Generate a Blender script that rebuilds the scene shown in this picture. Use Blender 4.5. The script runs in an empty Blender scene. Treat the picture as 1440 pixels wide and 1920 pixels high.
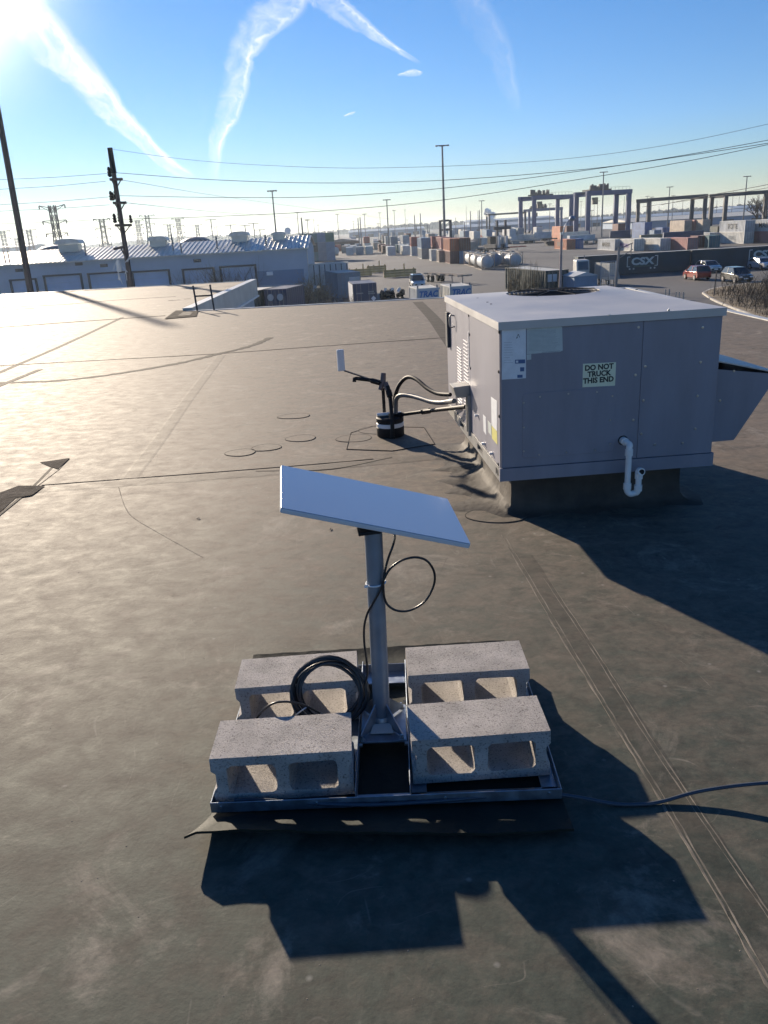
import bpy, bmesh, math, random
from mathutils import Vector, Matrix
random.seed(7)
R = math.radians
scn = bpy.context.scene
COL = scn.collection
PI = math.pi

# ------------------------------------------------------------------ camera
F_PX, ROLL, HORIZON_Y, CAM_H = 1500.0, R(3.3), 428.0, 1.545
PITCH = math.atan2((960-HORIZON_Y)*math.cos(ROLL), F_PX)
fwd = Vector((0, math.cos(PITCH), -math.sin(PITCH)))
r0 = Vector((1, 0, 0)); u0 = r0.cross(fwd)
rgt = math.cos(ROLL)*r0 - math.sin(ROLL)*u0
up = math.sin(ROLL)*r0 + math.cos(ROLL)*u0
cd = bpy.data.cameras.new('camera'); cam = bpy.data.objects.new('camera', cd); COL.objects.link(cam)
M = Matrix((rgt, up, -fwd)).transposed().to_4x4(); M.translation = Vector((0, 0, CAM_H))
cam.matrix_world = M
cd.sensor_fit = 'VERTICAL'; cd.sensor_height = 24; cd.lens = 24*F_PX/1920
cd.clip_start = 0.05; cd.clip_end = 90000
scn.camera = cam

# ------------------------------------------------------------------ light
SUN_AZ, SUN_EL = R(-26.5), R(17.0)
w = bpy.data.worlds.new('World'); scn.world = w; w.use_nodes = True
nt = w.node_tree; nt.nodes.clear()
sky = nt.nodes.new('ShaderNodeTexSky'); sky.sky_type = 'NISHITA'; sky.sun_disc = False
sky.sun_elevation = SUN_EL; sky.sun_rotation = SUN_AZ
sky.air_density = 0.8; sky.dust_density = 0.02; sky.ozone_density = 5.0; sky.altitude = 0
bg = nt.nodes.new('ShaderNodeBackground'); bg.inputs[1].default_value = 0.080
wo = nt.nodes.new('ShaderNodeOutputWorld')
tint = nt.nodes.new('ShaderNodeMix'); tint.data_type = 'RGBA'; tint.blend_type = 'MULTIPLY'; tint.inputs[0].default_value = 1.0
gco = nt.nodes.new('ShaderNodeTexCoord'); gsp = nt.nodes.new('ShaderNodeSeparateXYZ'); grp = nt.nodes.new('ShaderNodeValToRGB')
nt.links.new(gco.outputs['Generated'], gsp.inputs[0]); nt.links.new(gsp.outputs[2], grp.inputs[0]); nt.links.new(grp.outputs[0], tint.inputs[7])
ge = grp.color_ramp.elements; ge[0].position = 0.0; ge[0].color = (.90, .71, .52, 1); ge[1].position = .9; ge[1].color = (.36, .74, 1.0, 1)
gq = ge.new(.32); gq.color = (.56, .84, .97, 1)
gm_ = ge.new(.10); gm_.color = (.79, .82, .86, 1)
nt.links.new(sky.outputs[0], tint.inputs[6])
# bright aureole round the sun, which stands just outside the picture
dt = nt.nodes.new('ShaderNodeVectorMath'); dt.operation = 'DOT_PRODUCT'; nt.links.new(gco.outputs['Generated'], dt.inputs[0])
dt.inputs[1].default_value = (math.sin(SUN_AZ)*math.cos(SUN_EL), math.cos(SUN_AZ)*math.cos(SUN_EL), math.sin(SUN_EL))
pw = nt.nodes.new('ShaderNodeMath'); pw.operation = 'POWER'; pw.use_clamp = True; nt.links.new(dt.outputs['Value'], pw.inputs[0]); pw.inputs[1].default_value = 230
gl = nt.nodes.new('ShaderNodeMix'); gl.data_type = 'RGBA'; gl.blend_type = 'ADD'; gl.clamp_factor = False; gl.inputs[7].default_value = (40, 35, 25, 1)
nt.links.new(pw.outputs[0], gl.inputs[0]); nt.links.new(tint.outputs[2], gl.inputs[6]); nt.links.new(gl.outputs[2], bg.inputs[0]); nt.links.new(bg.outputs[0], wo.inputs[0])
sd = bpy.data.lights.new('sun', 'SUN'); sd.energy = 5.0; sd.angle = R(0.8); sd.color = (1.0, 0.84, 0.65)
so = bpy.data.objects.new('sun', sd); COL.objects.link(so)
sdir = Vector((math.sin(SUN_AZ)*math.cos(SUN_EL), math.cos(SUN_AZ)*math.cos(SUN_EL), math.sin(SUN_EL)))
so.rotation_euler = sdir.to_track_quat('Z', 'Y').to_euler(); so.location = (0, 0, 30)
scn.view_settings.view_transform = 'Standard'; scn.view_settings.look = 'None'
scn.view_settings.gamma = 1.0; scn.view_settings.use_curve_mapping = False
scn.view_settings.exposure = 0.84
scn.render.engine = 'CYCLES'
scn.cycles.volume_bounces = 0
scn.cycles.transparent_max_bounces = 16

ZY = CAM_H - 8.1            # level of the yard below the roof (roof is z = 0)

# ------------------------------------------------------------------ helpers
def ray(x, y):
    return (fwd*F_PX + rgt*(x-720) + up*(960-y)).normalized()
CO = Vector((0, 0, CAM_H))
def at(x, y, z=0.0):
    d = ray(x, y); return CO + d*((z-CAM_H)/d.z)
def atY(x, y, Y):
    d = ray(x, y); return CO + d*(Y/d.y)
def plane_hit(x, y, P, n):
    d = ray(x, y); return CO + d*((P-CO).dot(n)/d.dot(n))

class MB:
    def __init__(s): s.v = []; s.f = []; s.M = None
    def add(s, vs, fs):
        o = len(s.v)
        for p in vs:
            p = Vector(p)
            if s.M is not None: p = s.M @ p
            s.v.append(p)
        for f in fs: s.f.append([o+i for i in f])
        return s
    def box(s, a, b):
        x0, y0, z0 = a; x1, y1, z1 = b
        s.add([(x0,y0,z0),(x1,y0,z0),(x1,y1,z0),(x0,y1,z0),(x0,y0,z1),(x1,y0,z1),(x1,y1,z1),(x0,y1,z1)],
              [(0,3,2,1),(4,5,6,7),(0,1,5,4),(1,2,6,5),(2,3,7,6),(3,0,4,7)]); return s
    def prism(s, poly, axis, a, b):
        # poly in the two other axes, extruded along axis
        n = len(poly)
        def P(p, t):
            if axis == 'x': return (t, p[0], p[1])
            if axis == 'y': return (p[0], t, p[1])
            return (p[0], p[1], t)
        s.add([P(p, a) for p in poly]+[P(p, b) for p in poly],
              [tuple(range(n))[::-1], tuple(range(n, 2*n))]+[(i, (i+1) % n, n+(i+1) % n, n+i) for i in range(n)]); return s
    def bar(s, p0, p1, w, h=None, upv=(0, 0, 1)):
        h = h or w; p0 = Vector(p0); p1 = Vector(p1); d = (p1-p0).normalized(); U = Vector(upv)
        if abs(d.dot(U)) > .99: U = Vector((1, 0, 0))
        a = d.cross(U).normalized()*w/2; b = a.cross(d).normalized()*h/2
        s.add([p0-a-b, p0+a-b, p0+a+b, p0-a+b, p1-a-b, p1+a-b, p1+a+b, p1-a+b],
              [(0,3,2,1),(4,5,6,7),(0,1,5,4),(1,2,6,5),(2,3,7,6),(3,0,4,7)]); return s
    def tube(s, pts, r, n=8, cap=True):
        pts = [Vector(p) for p in pts]; m = len(pts)
        rr = r if isinstance(r, (list, tuple)) else [r]*m
        d0 = (pts[1]-pts[0]).normalized()
        N = d0.orthogonal().normalized(); vs = []
        for i, p in enumerate(pts):
            d = (pts[min(i+1, m-1)]-pts[max(i-1, 0)]).normalized()
            N = (N-d*N.dot(d)).normalized(); B = d.cross(N)
            for k in range(n):
                a = 2*PI*k/n; vs.append(p+(N*math.cos(a)+B*math.sin(a))*rr[i])
        fs = [(i*n+k, i*n+(k+1) % n, (i+1)*n+(k+1) % n, (i+1)*n+k) for i in range(m-1) for k in range(n)]
        if cap: fs += [tuple(range(n))[::-1], tuple(range((m-1)*n, m*n))]
        s.add(vs, fs); return s
    def lathe(s, prof, n=24, c=(0, 0, 0), cap=True):
        vs = [(c[0]+r*math.cos(2*PI*k/n), c[1]+r*math.sin(2*PI*k/n), c[2]+z) for r, z in prof for k in range(n)]
        m = len(prof)
        fs = [(i*n+k, i*n+(k+1) % n, (i+1)*n+(k+1) % n, (i+1)*n+k) for i in range(m-1) for k in range(n)]
        if cap: fs += [tuple(range(n))[::-1], tuple(range((m-1)*n, m*n))]
        s.add(vs, fs); return s
    def build(s, name, mat, parent=None, smooth=False, bevel=0, seg=2, **props):
        me = bpy.data.meshes.new(name); me.from_pydata([tuple(v) for v in s.v], [], s.f)
        if mat is not None: me.materials.append(mat)
        bm = bmesh.new(); bm.from_mesh(me); bmesh.ops.recalc_face_normals(bm, faces=bm.faces); bm.to_mesh(me); bm.free()
        if len(me.polygons) <= 2 and all(q.normal.z < -.9 for q in me.polygons): me.flip_normals()
        if smooth:
            me.polygons.foreach_set('use_smooth', [True]*len(me.polygons))
            try: me.set_sharp_from_angle(angle=R(40))
            except Exception: pass
        me.update()
        o = bpy.data.objects.new(name, me); COL.objects.link(o)
        if parent is not None: o.parent = parent
        if bevel:
            b = o.modifiers.new('bevel', 'BEVEL'); b.width = bevel; b.segments = seg; b.limit_method = 'ANGLE'; b.angle_limit = R(30)
        for k, v in props.items(): o[k] = v
        return o

def thing(name, label, cat, loc=(0, 0, 0), rz=0, group=None):
    o = bpy.data.objects.new(name, None); COL.objects.link(o); o.empty_display_size = .2
    o.location = loc; o.rotation_euler = (0, 0, rz); o['label'] = label; o['category'] = cat
    if group: o['group'] = group
    return o
def tag(o, label, cat, group=None):
    o['label'] = label; o['category'] = cat
    if group: o['group'] = group
    return o
def copy_tree(root, loc=None, rz=None, label=None, group=None):
    r = root.copy(); COL.objects.link(r)
    if loc is not None: r.location = loc
    if rz is not None: r.rotation_euler = (0, 0, rz)
    if label: r['label'] = label
    if group: r['group'] = group
    for ch in list(root.children):
        c = ch.copy(); COL.objects.link(c); c.parent = r
        for g in list(ch.children):
            d = g.copy(); COL.objects.link(d); d.parent = c
    return r
def smoothpath(pts, n=8):
    pts = [Vector(p) for p in pts]; P = [pts[0]*2-pts[1]]+pts+[pts[-1]*2-pts[-2]]; out = []
    for i in range(1, len(P)-2):
        a, b, c, d = P[i-1], P[i], P[i+1], P[i+2]
        for k in range(n):
            t = k/n
            out.append(.5*((2*b)+(c-a)*t+(2*a-5*b+4*c-d)*t*t+(3*b-a-3*c+d)*t**3))
    out.append(P[-2]); return out
def text(name, body, size, mat, parent, mtx, ext=.002, bold=0.0, sx=1.0, shear=0, smooth=False):
    cu = bpy.data.curves.new('lettering', 'FONT'); cu.body = body; cu.size = size; cu.extrude = ext; cu.offset = bold
    cu.align_x = 'CENTER'; cu.align_y = 'CENTER'; cu.resolution_u = 3; cu.shear = shear; cu.space_line = .95
    t = bpy.data.objects.new('tmp', cu); COL.objects.link(t)
    dg = bpy.context.evaluated_depsgraph_get(); me = bpy.data.meshes.new_from_object(t.evaluated_get(dg))
    bpy.data.objects.remove(t); me.name = name; me.materials.clear(); me.materials.append(mat)
    me.transform(mtx @ Matrix.Diagonal((sx, 1, 1, 1)))
    o = bpy.data.objects.new(name, me); COL.objects.link(o); o.parent = parent
    return o
def basis(origin, ex, ey):
    ex = Vector(ex).normalized(); ey = Vector(ey).normalized(); ez = ex.cross(ey)
    m = Matrix((ex, ey, ez)).transposed().to_4x4(); m.translation = Vector(origin); return m

# ------------------------------------------------------------------ materials
def mat(name, c, rough=.6, metal=0, var=.12, scale=3.0, bump=0, bscale=None, c2=None, spec=.5, detail=5, stretch=None, coat=0, rvar=0):
    m = bpy.data.materials.new(name); m.use_nodes = True; t = m.node_tree; N = t.nodes; L = t.links
    b = N['Principled BSDF']; b.inputs['Roughness'].default_value = rough; b.inputs['Metallic'].default_value = metal
    b.inputs['Specular IOR Level'].default_value = spec
    if coat: b.inputs['Coat Weight'].default_value = coat; b.inputs['Coat Roughness'].default_value = .08
    tc = N.new('ShaderNodeTexCoord'); mp = N.new('ShaderNodeMapping'); L.new(tc.outputs['Object'], mp.inputs[0])
    if stretch: mp.inputs['Scale'].default_value = stretch
    nz = N.new('ShaderNodeTexNoise'); nz.inputs['Scale'].default_value = scale; nz.inputs['Detail'].default_value = detail; nz.inputs['Roughness'].default_value = .6
    L.new(mp.outputs[0], nz.inputs[0])
    cr = N.new('ShaderNodeValToRGB'); L.new(nz.outputs[0], cr.inputs[0])
    c2 = c2 or tuple(x*(1-var*2) for x in c)
    cr.color_ramp.elements[0].position = .33; cr.color_ramp.elements[1].position = .67
    cr.color_ramp.elements[0].color = (*c2, 1); cr.color_ramp.elements[1].color = (*[min(1, x*(1+var*.4)) for x in c], 1)
    L.new(cr.outputs[0], b.inputs['Base Color'])
    if rvar:
        mr = N.new('ShaderNodeMapRange'); mr.inputs[1].default_value = .3; mr.inputs[2].default_value = .7
        mr.inputs[3].default_value = rough-rvar; mr.inputs[4].default_value = rough+rvar
        L.new(nz.outputs[0], mr.inputs[0]); L.new(mr.outputs[0], b.inputs['Roughness'])
    if bump:
        n2 = N.new('ShaderNodeTexNoise'); n2.inputs['Scale'].default_value = bscale or scale*8; n2.inputs['Detail'].default_value = 6
        L.new(mp.outputs[0], n2.inputs[0])
        bp = N.new('ShaderNodeBump'); bp.inputs['Strength'].default_value = bump; bp.inputs['Distance'].default_value = .01
        L.new(n2.outputs[0], bp.inputs['Height']); L.new(bp.outputs[0], b.inputs['Normal'])
    return m

def roof_material(darker=1.0):
    m = bpy.data.materials.new('roof_membrane'); m.use_nodes = True; t = m.node_tree; N = t.nodes; L = t.links
    b = N['Principled BSDF']
    tc = N.new('ShaderNodeTexCoord')
    def noise(sc, det=6, rough=.6, dist=0, stretch=None):
        n = N.new('ShaderNodeTexNoise'); n.inputs['Scale'].default_value = sc; n.inputs['Detail'].default_value = det
        n.inputs['Roughness'].default_value = rough; n.inputs['Distortion'].default_value = dist
        if stretch:
            mp = N.new('ShaderNodeMapping'); mp.inputs['Scale'].default_value = stretch; L.new(tc.outputs['Object'], mp.inputs[0]); L.new(mp.outputs[0], n.inputs[0])
        else: L.new(tc.outputs['Object'], n.inputs[0])
        return n
    def ramp(src, p0, p1, c0=(0, 0, 0, 1), c1=(1, 1, 1, 1)):
        r = N.new('ShaderNodeValToRGB'); r.color_ramp.elements[0].position = p0; r.color_ramp.elements[1].position = p1
        r.color_ramp.elements[0].color = c0; r.color_ramp.elements[1].color = c1; L.new(src, r.inputs[0]); return r
    def mix(fac, a, bb, mode='MIX'):
        x = N.new('ShaderNodeMix'); x.data_type = 'RGBA'; x.blend_type = mode
        if isinstance(fac, float): x.inputs[0].default_value = fac
        else: L.new(fac, x.inputs[0])
        for i, q in ((6, a), (7, bb)):
            if isinstance(q, tuple): x.inputs[i].default_value = q
            else: L.new(q, x.inputs[i])
        return x.outputs[2]
    # dust film: paler with distance along y, broken up by noise
    sep = N.new('ShaderNodeSeparateXYZ'); L.new(tc.outputs['Object'], sep.inputs[0])
    yr = N.new('ShaderNodeMapRange'); yr.inputs[1].default_value = 2.4; yr.inputs[2].default_value = 6.2; yr.inputs[3].default_value = 0.0; yr.inputs[4].default_value = .36
    nbig = noise(1.1, 7, .66, .6); nmid = noise(6.5, 9, .74, .3, (1, 1.3, 1)); nfine = noise(26, 5, .65)
    ma = N.new('ShaderNodeMath'); ma.operation = 'MULTIPLY_ADD'; L.new(nbig.outputs[0], ma.inputs[0]); ma.inputs[1].default_value = 2.2; L.new(sep.outputs[1], ma.inputs[2])
    L.new(ma.outputs[0], yr.inputs[0])
    ad = N.new('ShaderNodeMath'); ad.operation = 'ADD'; L.new(yr.outputs[0], ad.inputs[0]); L.new(nmid.outputs[0], ad.inputs[1])
    dust = ramp(ad.outputs[0], .45, .92)
    base = mix(ramp(nfine.outputs[0], .35, .7).outputs[0], (.034, .045, .036, 1), (.062, .073, .058, 1))
    c = mix(dust.outputs[0], base, (.165, .132, .104, 1))
    # dark scuffs and pale mineral blotches
    n1 = noise(5.5, 8, .7, 1.0, (1, 1.4, 1)); c = mix(ramp(n1.outputs[0], .52, .70).outputs[0], c, mix(.6, c, (.03, .028, .024, 1)))
    n2 = noise(2.3, 9, .72, .8); r2 = ramp(n2.outputs[0], .55, .68); 
    c = mix(r2.outputs[0], c, mix(.6, c, (.27, .235, .195, 1)))
    # mid-size mottling
    n3 = noise(17, 8, .72, .9, (1, 1.2, 1)); c = mix(1.0, c, ramp(n3.outputs[0], .32, .68, (.74, .75, .74, 1), (1.24, 1.23, 1.20, 1)).outputs[0], 'MULTIPLY')
    # fine scratches: thin contour bands of slow noise, broken up
    def scratch(sc, st, wd, col, amt, msk):
        global _q
        n_ = noise(sc, 2, .4, .3, st); a1 = N.new('ShaderNodeMath'); a1.operation = 'SUBTRACT'; L.new(n_.outputs[0], a1.inputs[0]); a1.inputs[1].default_value = .5
        a2 = N.new('ShaderNodeMath'); a2.operation = 'ABSOLUTE'; L.new(a1.outputs[0], a2.inputs[0]); rs = ramp(a2.outputs[0], wd*.3, wd, (1, 1, 1, 1), (0, 0, 0, 1))
        mk = ramp(noise(msk, 4, .6).outputs[0], .52, .66); a3 = N.new('ShaderNodeMath'); a3.operation = 'MULTIPLY'; L.new(rs.outputs[0], a3.inputs[0]); L.new(mk.outputs[0], a3.inputs[1])
        a4 = N.new('ShaderNodeMath'); a4.operation = 'MULTIPLY'; L.new(a3.outputs[0], a4.inputs[0]); a4.inputs[1].default_value = amt
        return mix(a4.outputs[0], c, col)
    c = scratch(2.1, (1.6, .5, 1), .0035, (.26, .24, .20, 1), .55, 3.1)
    c = scratch(3.7, (.5, 1.9, 1), .004, (.24, .21, .17, 1), .45, 4.3)
    c = scratch(1.3, (1, 1, 1), .004, (.02, .02, .018, 1), .5, 2.2)
    # small pale specks
    vo = N.new('ShaderNodeTexVoronoi'); vo.inputs['Scale'].default_value = 7.0; L.new(tc.outputs['Object'], vo.inputs[0])
    sp = ramp(vo.outputs['Distance'], .02, .07, (1, 1, 1, 1), (0, 0, 0, 1))
    c = mix(sp.outputs[0], c, mix(.3, c, (.42, .4, .36, 1)))
    if darker != 1.0: c = mix(1.0, c, (darker, darker, darker, 1), 'MULTIPLY')
    L.new(c, b.inputs['Base Color'])
    rr = N.new('ShaderNodeMapRange'); rr.inputs[1].default_value = .35; rr.inputs[2].default_value = .7; rr.inputs[3].default_value = .7; rr.inputs[4].default_value = .84
    L.new(nmid.outputs[0], rr.inputs[0]); L.new(rr.outputs[0], b.inputs['Roughness'])
    b.inputs['Specular IOR Level'].default_value = .34
    h1 = noise(1.7, 3, .5, 0, (1, .8, 1)); h2 = noise(9, 6, .6, .3); h3 = noise(70, 5, .6)
    def bump(src, st, di, prev=None):
        q = N.new('ShaderNodeBump'); q.inputs['Strength'].default_value = st; q.inputs['Distance'].default_value = di
        L.new(src, q.inputs['Height'])
        if prev is not None: L.new(prev, q.inputs['Normal'])
        return q.outputs[0]
    nn = bump(h2.outputs[0], .02, .002); nn = bump(h3.outputs[0], .5, .0015, nn)
    L.new(nn, b.inputs['Normal'])
    return m
def block_material():
    m = mat('concrete_block', (.58, .55, .525), .95, var=.07, scale=14, bump=.9, bscale=420, spec=.2)
    t = m.node_tree; N = t.nodes; L = t.links; b = N['Principled BSDF']
    src = b.inputs['Base Color'].links[0].from_socket
    vo = N.new('ShaderNodeTexNoise'); vo.inputs['Scale'].default_value = 190; vo.inputs['Detail'].default_value = 3
    tc = N['Texture Coordinate']; oi = N.new('ShaderNodeObjectInfo'); va = N.new('ShaderNodeVectorMath'); va.operation = 'ADD'
    sc_ = N.new('ShaderNodeVectorMath'); sc_.operation = 'SCALE'; L.new(oi.outputs['Location'], sc_.inputs[0]); sc_.inputs['Scale'].default_value = 37.0
    L.new(tc.outputs['Object'], va.inputs[0]); L.new(sc_.outputs[0], va.inputs[1]); L.new(va.outputs[0], vo.inputs[0]); L.new(va.outputs[0], N['Mapping'].inputs[0])
    r = N.new('ShaderNodeValToRGB'); r.color_ramp.elements[0].position = .30; r.color_ramp.elements[1].position = .46
    r.color_ramp.elements[0].color = (.26, .24, .24, 1); r.color_ramp.elements[1].color = (1, 1, 1, 1); L.new(vo.outputs[0], r.inputs[0])
    x = N.new('ShaderNodeMix'); x.data_type = 'RGBA'; x.blend_type = 'MULTIPLY'; x.inputs[0].default_value = .75
    L.new(src, x.inputs[6]); L.new(r.outputs[0], x.inputs[7])
    mr = N.new('ShaderNodeMapRange'); mr.inputs[3].default_value = .86; mr.inputs[4].default_value = 1.06; L.new(oi.outputs['Random'], mr.inputs[0])
    st = N.new('ShaderNodeTexNoise'); st.inputs['Scale'].default_value = 7; L.new(va.outputs[0], st.inputs[0]); sr = N.new('ShaderNodeMapRange'); sr.inputs[1].default_value = .35; sr.inputs[2].default_value = .65; sr.inputs[3].default_value = .84; sr.inputs[4].default_value = 1.04; L.new(st.outputs[0], sr.inputs[0])
    mm = N.new('ShaderNodeMath'); mm.operation = 'MULTIPLY'; L.new(mr.outputs[0], mm.inputs[0]); L.new(sr.outputs[0], mm.inputs[1])
    y_ = N.new('ShaderNodeMix'); y_.data_type = 'RGBA'; y_.blend_type = 'MULTIPLY'; y_.inputs[0].default_value = 1; L.new(x.outputs[2], y_.inputs[6]); L.new(mm.outputs[0], y_.inputs[7]); L.new(y_.outputs[2], b.inputs['Base Color'])
    return m
def glass(name, c=(.02, .03, .04), rough=.05):
    return mat(name, c, rough, 0, var=.02, spec=.8)

M_ = dict(
 roof=roof_material(), seamroof=roof_material(.72), block=block_material(),
 seam=mat('seam_tape', (.07, .062, .053), .85, spec=.15, var=.2, scale=6, bump=.4, bscale=60),
 seam_dark=mat('lap_edge', (.045, .040, .036), .9, spec=.08, var=.2, scale=10),
 seam_pale=mat('dusty_seam_edge', (.24, .21, .17), .9, spec=.1, var=.35, scale=9, c2=(.10, .095, .08)),
 patch=mat('membrane_patch', (.135, .115, .095), .85, spec=.15, var=.2, scale=5, bump=.4, bscale=50),
 patch_dark=mat('dull_dark_brown', (.12, .105, .088), .95, spec=.03, var=.3, scale=9, bump=.6, bscale=40, c2=(.05, .044, .038)),  # dull dark brown for flat marks on the roof
 coping=mat('coping_metal', (.55, .55, .53), .45, .3, var=.1, scale=2),
 wingwall=mat('painted_wall', (.42, .46, .52), .7, var=.08, scale=1.5),
 galv=mat('galvanised_steel', (.36, .41, .48), .44, .85, var=.16, scale=22, rvar=.1),
 mast=mat('mast_steel', (.26, .31, .38), .5, .6, var=.1, scale=9, rvar=.07),
 rubber=mat('mat_rubber', (.016, .021, .017), .65, var=.2, scale=7, bump=.12, bscale=60, spec=.22),
 blackpl=mat('black_plastic', (.014, .014, .016), .6, spec=.3, var=.1, scale=20),
 cable=mat('cable_sheath', (.018, .02, .024), .32, var=.1, scale=20),
 cablegrey=mat('grey_cable_sheath', (.045, .06, .085), .4, var=.1, scale=20),
 dish=mat('dish_face_sky_tint', (.30, .37, .48), .12, 0, var=.01, scale=3, spec=.9, coat=.5),  # blue of the reflected sky is put into this base colour
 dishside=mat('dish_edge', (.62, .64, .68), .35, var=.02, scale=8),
 white=mat('white_plastic', (.78, .79, .80), .35, var=.04, scale=6),
 pvc=mat('pvc_pipe', (.80, .80, .78), .3, var=.05, scale=15),
 cabinet=mat('cabinet_paint_sky_cast', (.25, .25, .295), .46, .1, var=.07, scale=2.6, stretch=(3, 3, .7), detail=8, bump=.08, bscale=5, spec=.5, rvar=.05),  # grey paint with the blue cast of skylight put into its colour
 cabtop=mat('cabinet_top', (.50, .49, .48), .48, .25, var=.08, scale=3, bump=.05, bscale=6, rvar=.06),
 rail=mat('base_rail_steel', (.36, .36, .35), .45, .5, var=.12, scale=6),
 curb=mat('curb_flashing', (.085, .074, .062), .72, var=.3, scale=4, bump=.7, bscale=14, c2=(.045, .04, .036), spec=.2),
 dark=mat('dark_void', (.012, .012, .013), .8, var=.1),
 screw=mat('screw_zinc', (.5, .5, .5), .3, .9, var=.05),
 sticker=mat('white_label', (.74, .77, .80), .4, var=.06, scale=20),
 sticker2=mat('grey_label', (.52, .57, .55), .45, var=.06, scale=20),
 signbg=mat('sign_backing', (.74, .78, .58), .45, var=.04, scale=10),
 ink=mat('dark_ink', (.03, .035, .03), .5, var=.05),
 inkfaint=mat('faint_ink', (.30, .34, .36), .5, var=.1, scale=60),
 inkblue=mat('blue_ink', (.07, .13, .28), .5, var=.05),
 yellow=mat('yellow_label', (.62, .58, .18), .5, var=.08, scale=20),
 asphalt=mat('yard_asphalt', (.090, .088, .087), .8, var=.22, scale=.035, bump=.2, bscale=4, c2=(.052, .051, .052), detail=9),
 steelblue=mat('crane_blue', (.03, .065, .20), .5, var=.1, scale=.4),
 cranedark=mat('crane_dark', (.05, .055, .07), .6, var=.1, scale=.4),
 pole=mat('weathered_wood', (.10, .085, .08), .8, var=.3, scale=3, stretch=(6, 6, .4)),
 polesteel=mat('pole_steel', (.22, .22, .23), .5, .5, var=.08),
 lamppole=mat('lamp_pole_concrete', (.42, .33, .30), .7, var=.08),
 wire=mat('wire', (.03, .03, .032), .6, var=.05),
 warewall=mat('warehouse_wall', (.42, .49, .58), .7, var=.08, scale=.2),
 wareroof=mat('warehouse_roof_metal', (.52, .53, .50), .42, .35, var=.12, scale=.25),
 waredoor=mat('bay_door', (.42, .52, .68), .6, var=.06, scale=.6),
 waredark=mat('dark_blue_grey', (.07, .075, .085), .8, var=.1),  # plain dark tone for surrounds, vents, posts and doors
 brush=mat('dry_twigs', (.16, .125, .09), .9, var=.3, scale=1),
 brush2=mat('dry_grass', (.24, .19, .12), .95, var=.3, scale=1),
 leaf=mat('dry_leaves', (.30, .23, .13), .9, var=.3, scale=3),
 tyre=mat('tyre', (.02, .02, .02), .8, var=.1), rim=mat('wheel_rim', (.5, .5, .52), .3, .8, var=.05),
 glass=glass('window_glass'), lamp=mat('headlamp', (.75, .77, .8), .1, var=.02, spec=.9), tail=mat('tail_lamp', (.35, .02, .02), .2, var=.02),
 bridge=mat('far_shed', (.20, .29, .42), .7, var=.08, scale=.02), treeline=mat('far_trees', (.07, .075, .06), .95, var=.4, scale=.05),
 concrete=mat('kerb_concrete', (.42, .40, .36), .85, var=.12, scale=1.5),
 yellowpaint=mat('yellow_timber', (.45, .33, .13), .8, var=.2, scale=1), brown=mat('brown_sheet', (.22, .15, .12), .7, var=.15, scale=.3),
)
CC = dict(orange=(.50, .17, .085), maroon=(.16, .06, .055), brown=(.17, .075, .05), blue=(.06, .14, .34), steel=(.16, .26, .38), white=(.62, .62, .58),
 tan=(.40, .33, .27), pink=(.42, .19, .17), grey=(.33, .34, .33), green=(.08, .20, .15), teal=(.06, .17, .19), red=(.36, .085, .07), navy=(.045, .065, .13),
 olive=(.22, .21, .15), csx=(.012, .042, .062), dkgreen=(.035, .055, .055), pale=(.50, .53, .55), bluegrey=(.18, .24, .30))
def cmat(c):
    k = 'paint_'+c
    if k not in M_: M_[k] = mat('container_paint_'+c, CC[c], .55, var=.16, scale=.5, spec=.4, rvar=.06)
    return M_[k]

# ================================================================== THE LARGE STRUCTURE
G = MB(); G.add([(-4200, -60, ZY), (4200, -60, ZY), (4200, 4400, ZY), (-4200, 4400, ZY)], [(0, 1, 2, 3)])
ground = G.build('ground', M_['asphalt'], kind='structure', label='dark worn asphalt of the freight yard below the roof')

# roof outline (our own building)
EX = 5.69; FY = 18.7; WX = -4.25; WY = 30.4
poly = [(-70, -30), (EX, -30), (EX, FY-.35), (WX, FY+.15), (WX, WY), (-70, WY+3.0)]
bm = bmesh.new()
vs = [bm.verts.new((x, y, 0)) for x, y in poly]; f = bm.faces.new(vs)
r = bmesh.ops.extrude_face_region(bm, geom=[f]); 
for g in r['geom']:
    if isinstance(g, bmesh.types.BMVert): g.co.z = -.25
bmesh.ops.recalc_face_normals(bm, faces=bm.faces)
me = bpy.data.meshes.new('roof'); bm.to_mesh(me); bm.free(); me.materials.append(M_['roof'])
roof = bpy.data.objects.new('roof', me); COL.objects.link(roof); roof['kind'] = 'structure'; roof['label'] = 'flat dusty dark membrane roof in the foreground'
# walls under it
def wall(a, b, t=.3, zt=-.25):
    a = Vector((*a, 0)); b = Vector((*b, 0)); d = (b-a).normalized(); n = Vector((-d.y, d.x, 0))*t
    m = MB(); m.add([(p.x, p.y, z) for z in (ZY, zt) for p in (a, b, b+n, a+n)], [(0,3,2,1),(4,5,6,7),(0,1,5,4),(1,2,6,5),(2,3,7,6),(3,0,4,7)])
    return m
wall((EX-.06, -30), (EX-.06, FY-.3)).build('wall', M_['wingwall'], roof)
wall((EX-.06, FY-.42), (WX-.06, FY+.09)).build('wall', M_['wingwall'], roof)
wall((WX-.06, FY+.1), (WX-.06, WY-.06)).build('wall', M_['wingwall'], roof)
wall((WX-.06, WY-.06), (-70, WY+2.94)).build('wall', M_['wingwall'], roof)
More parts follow.
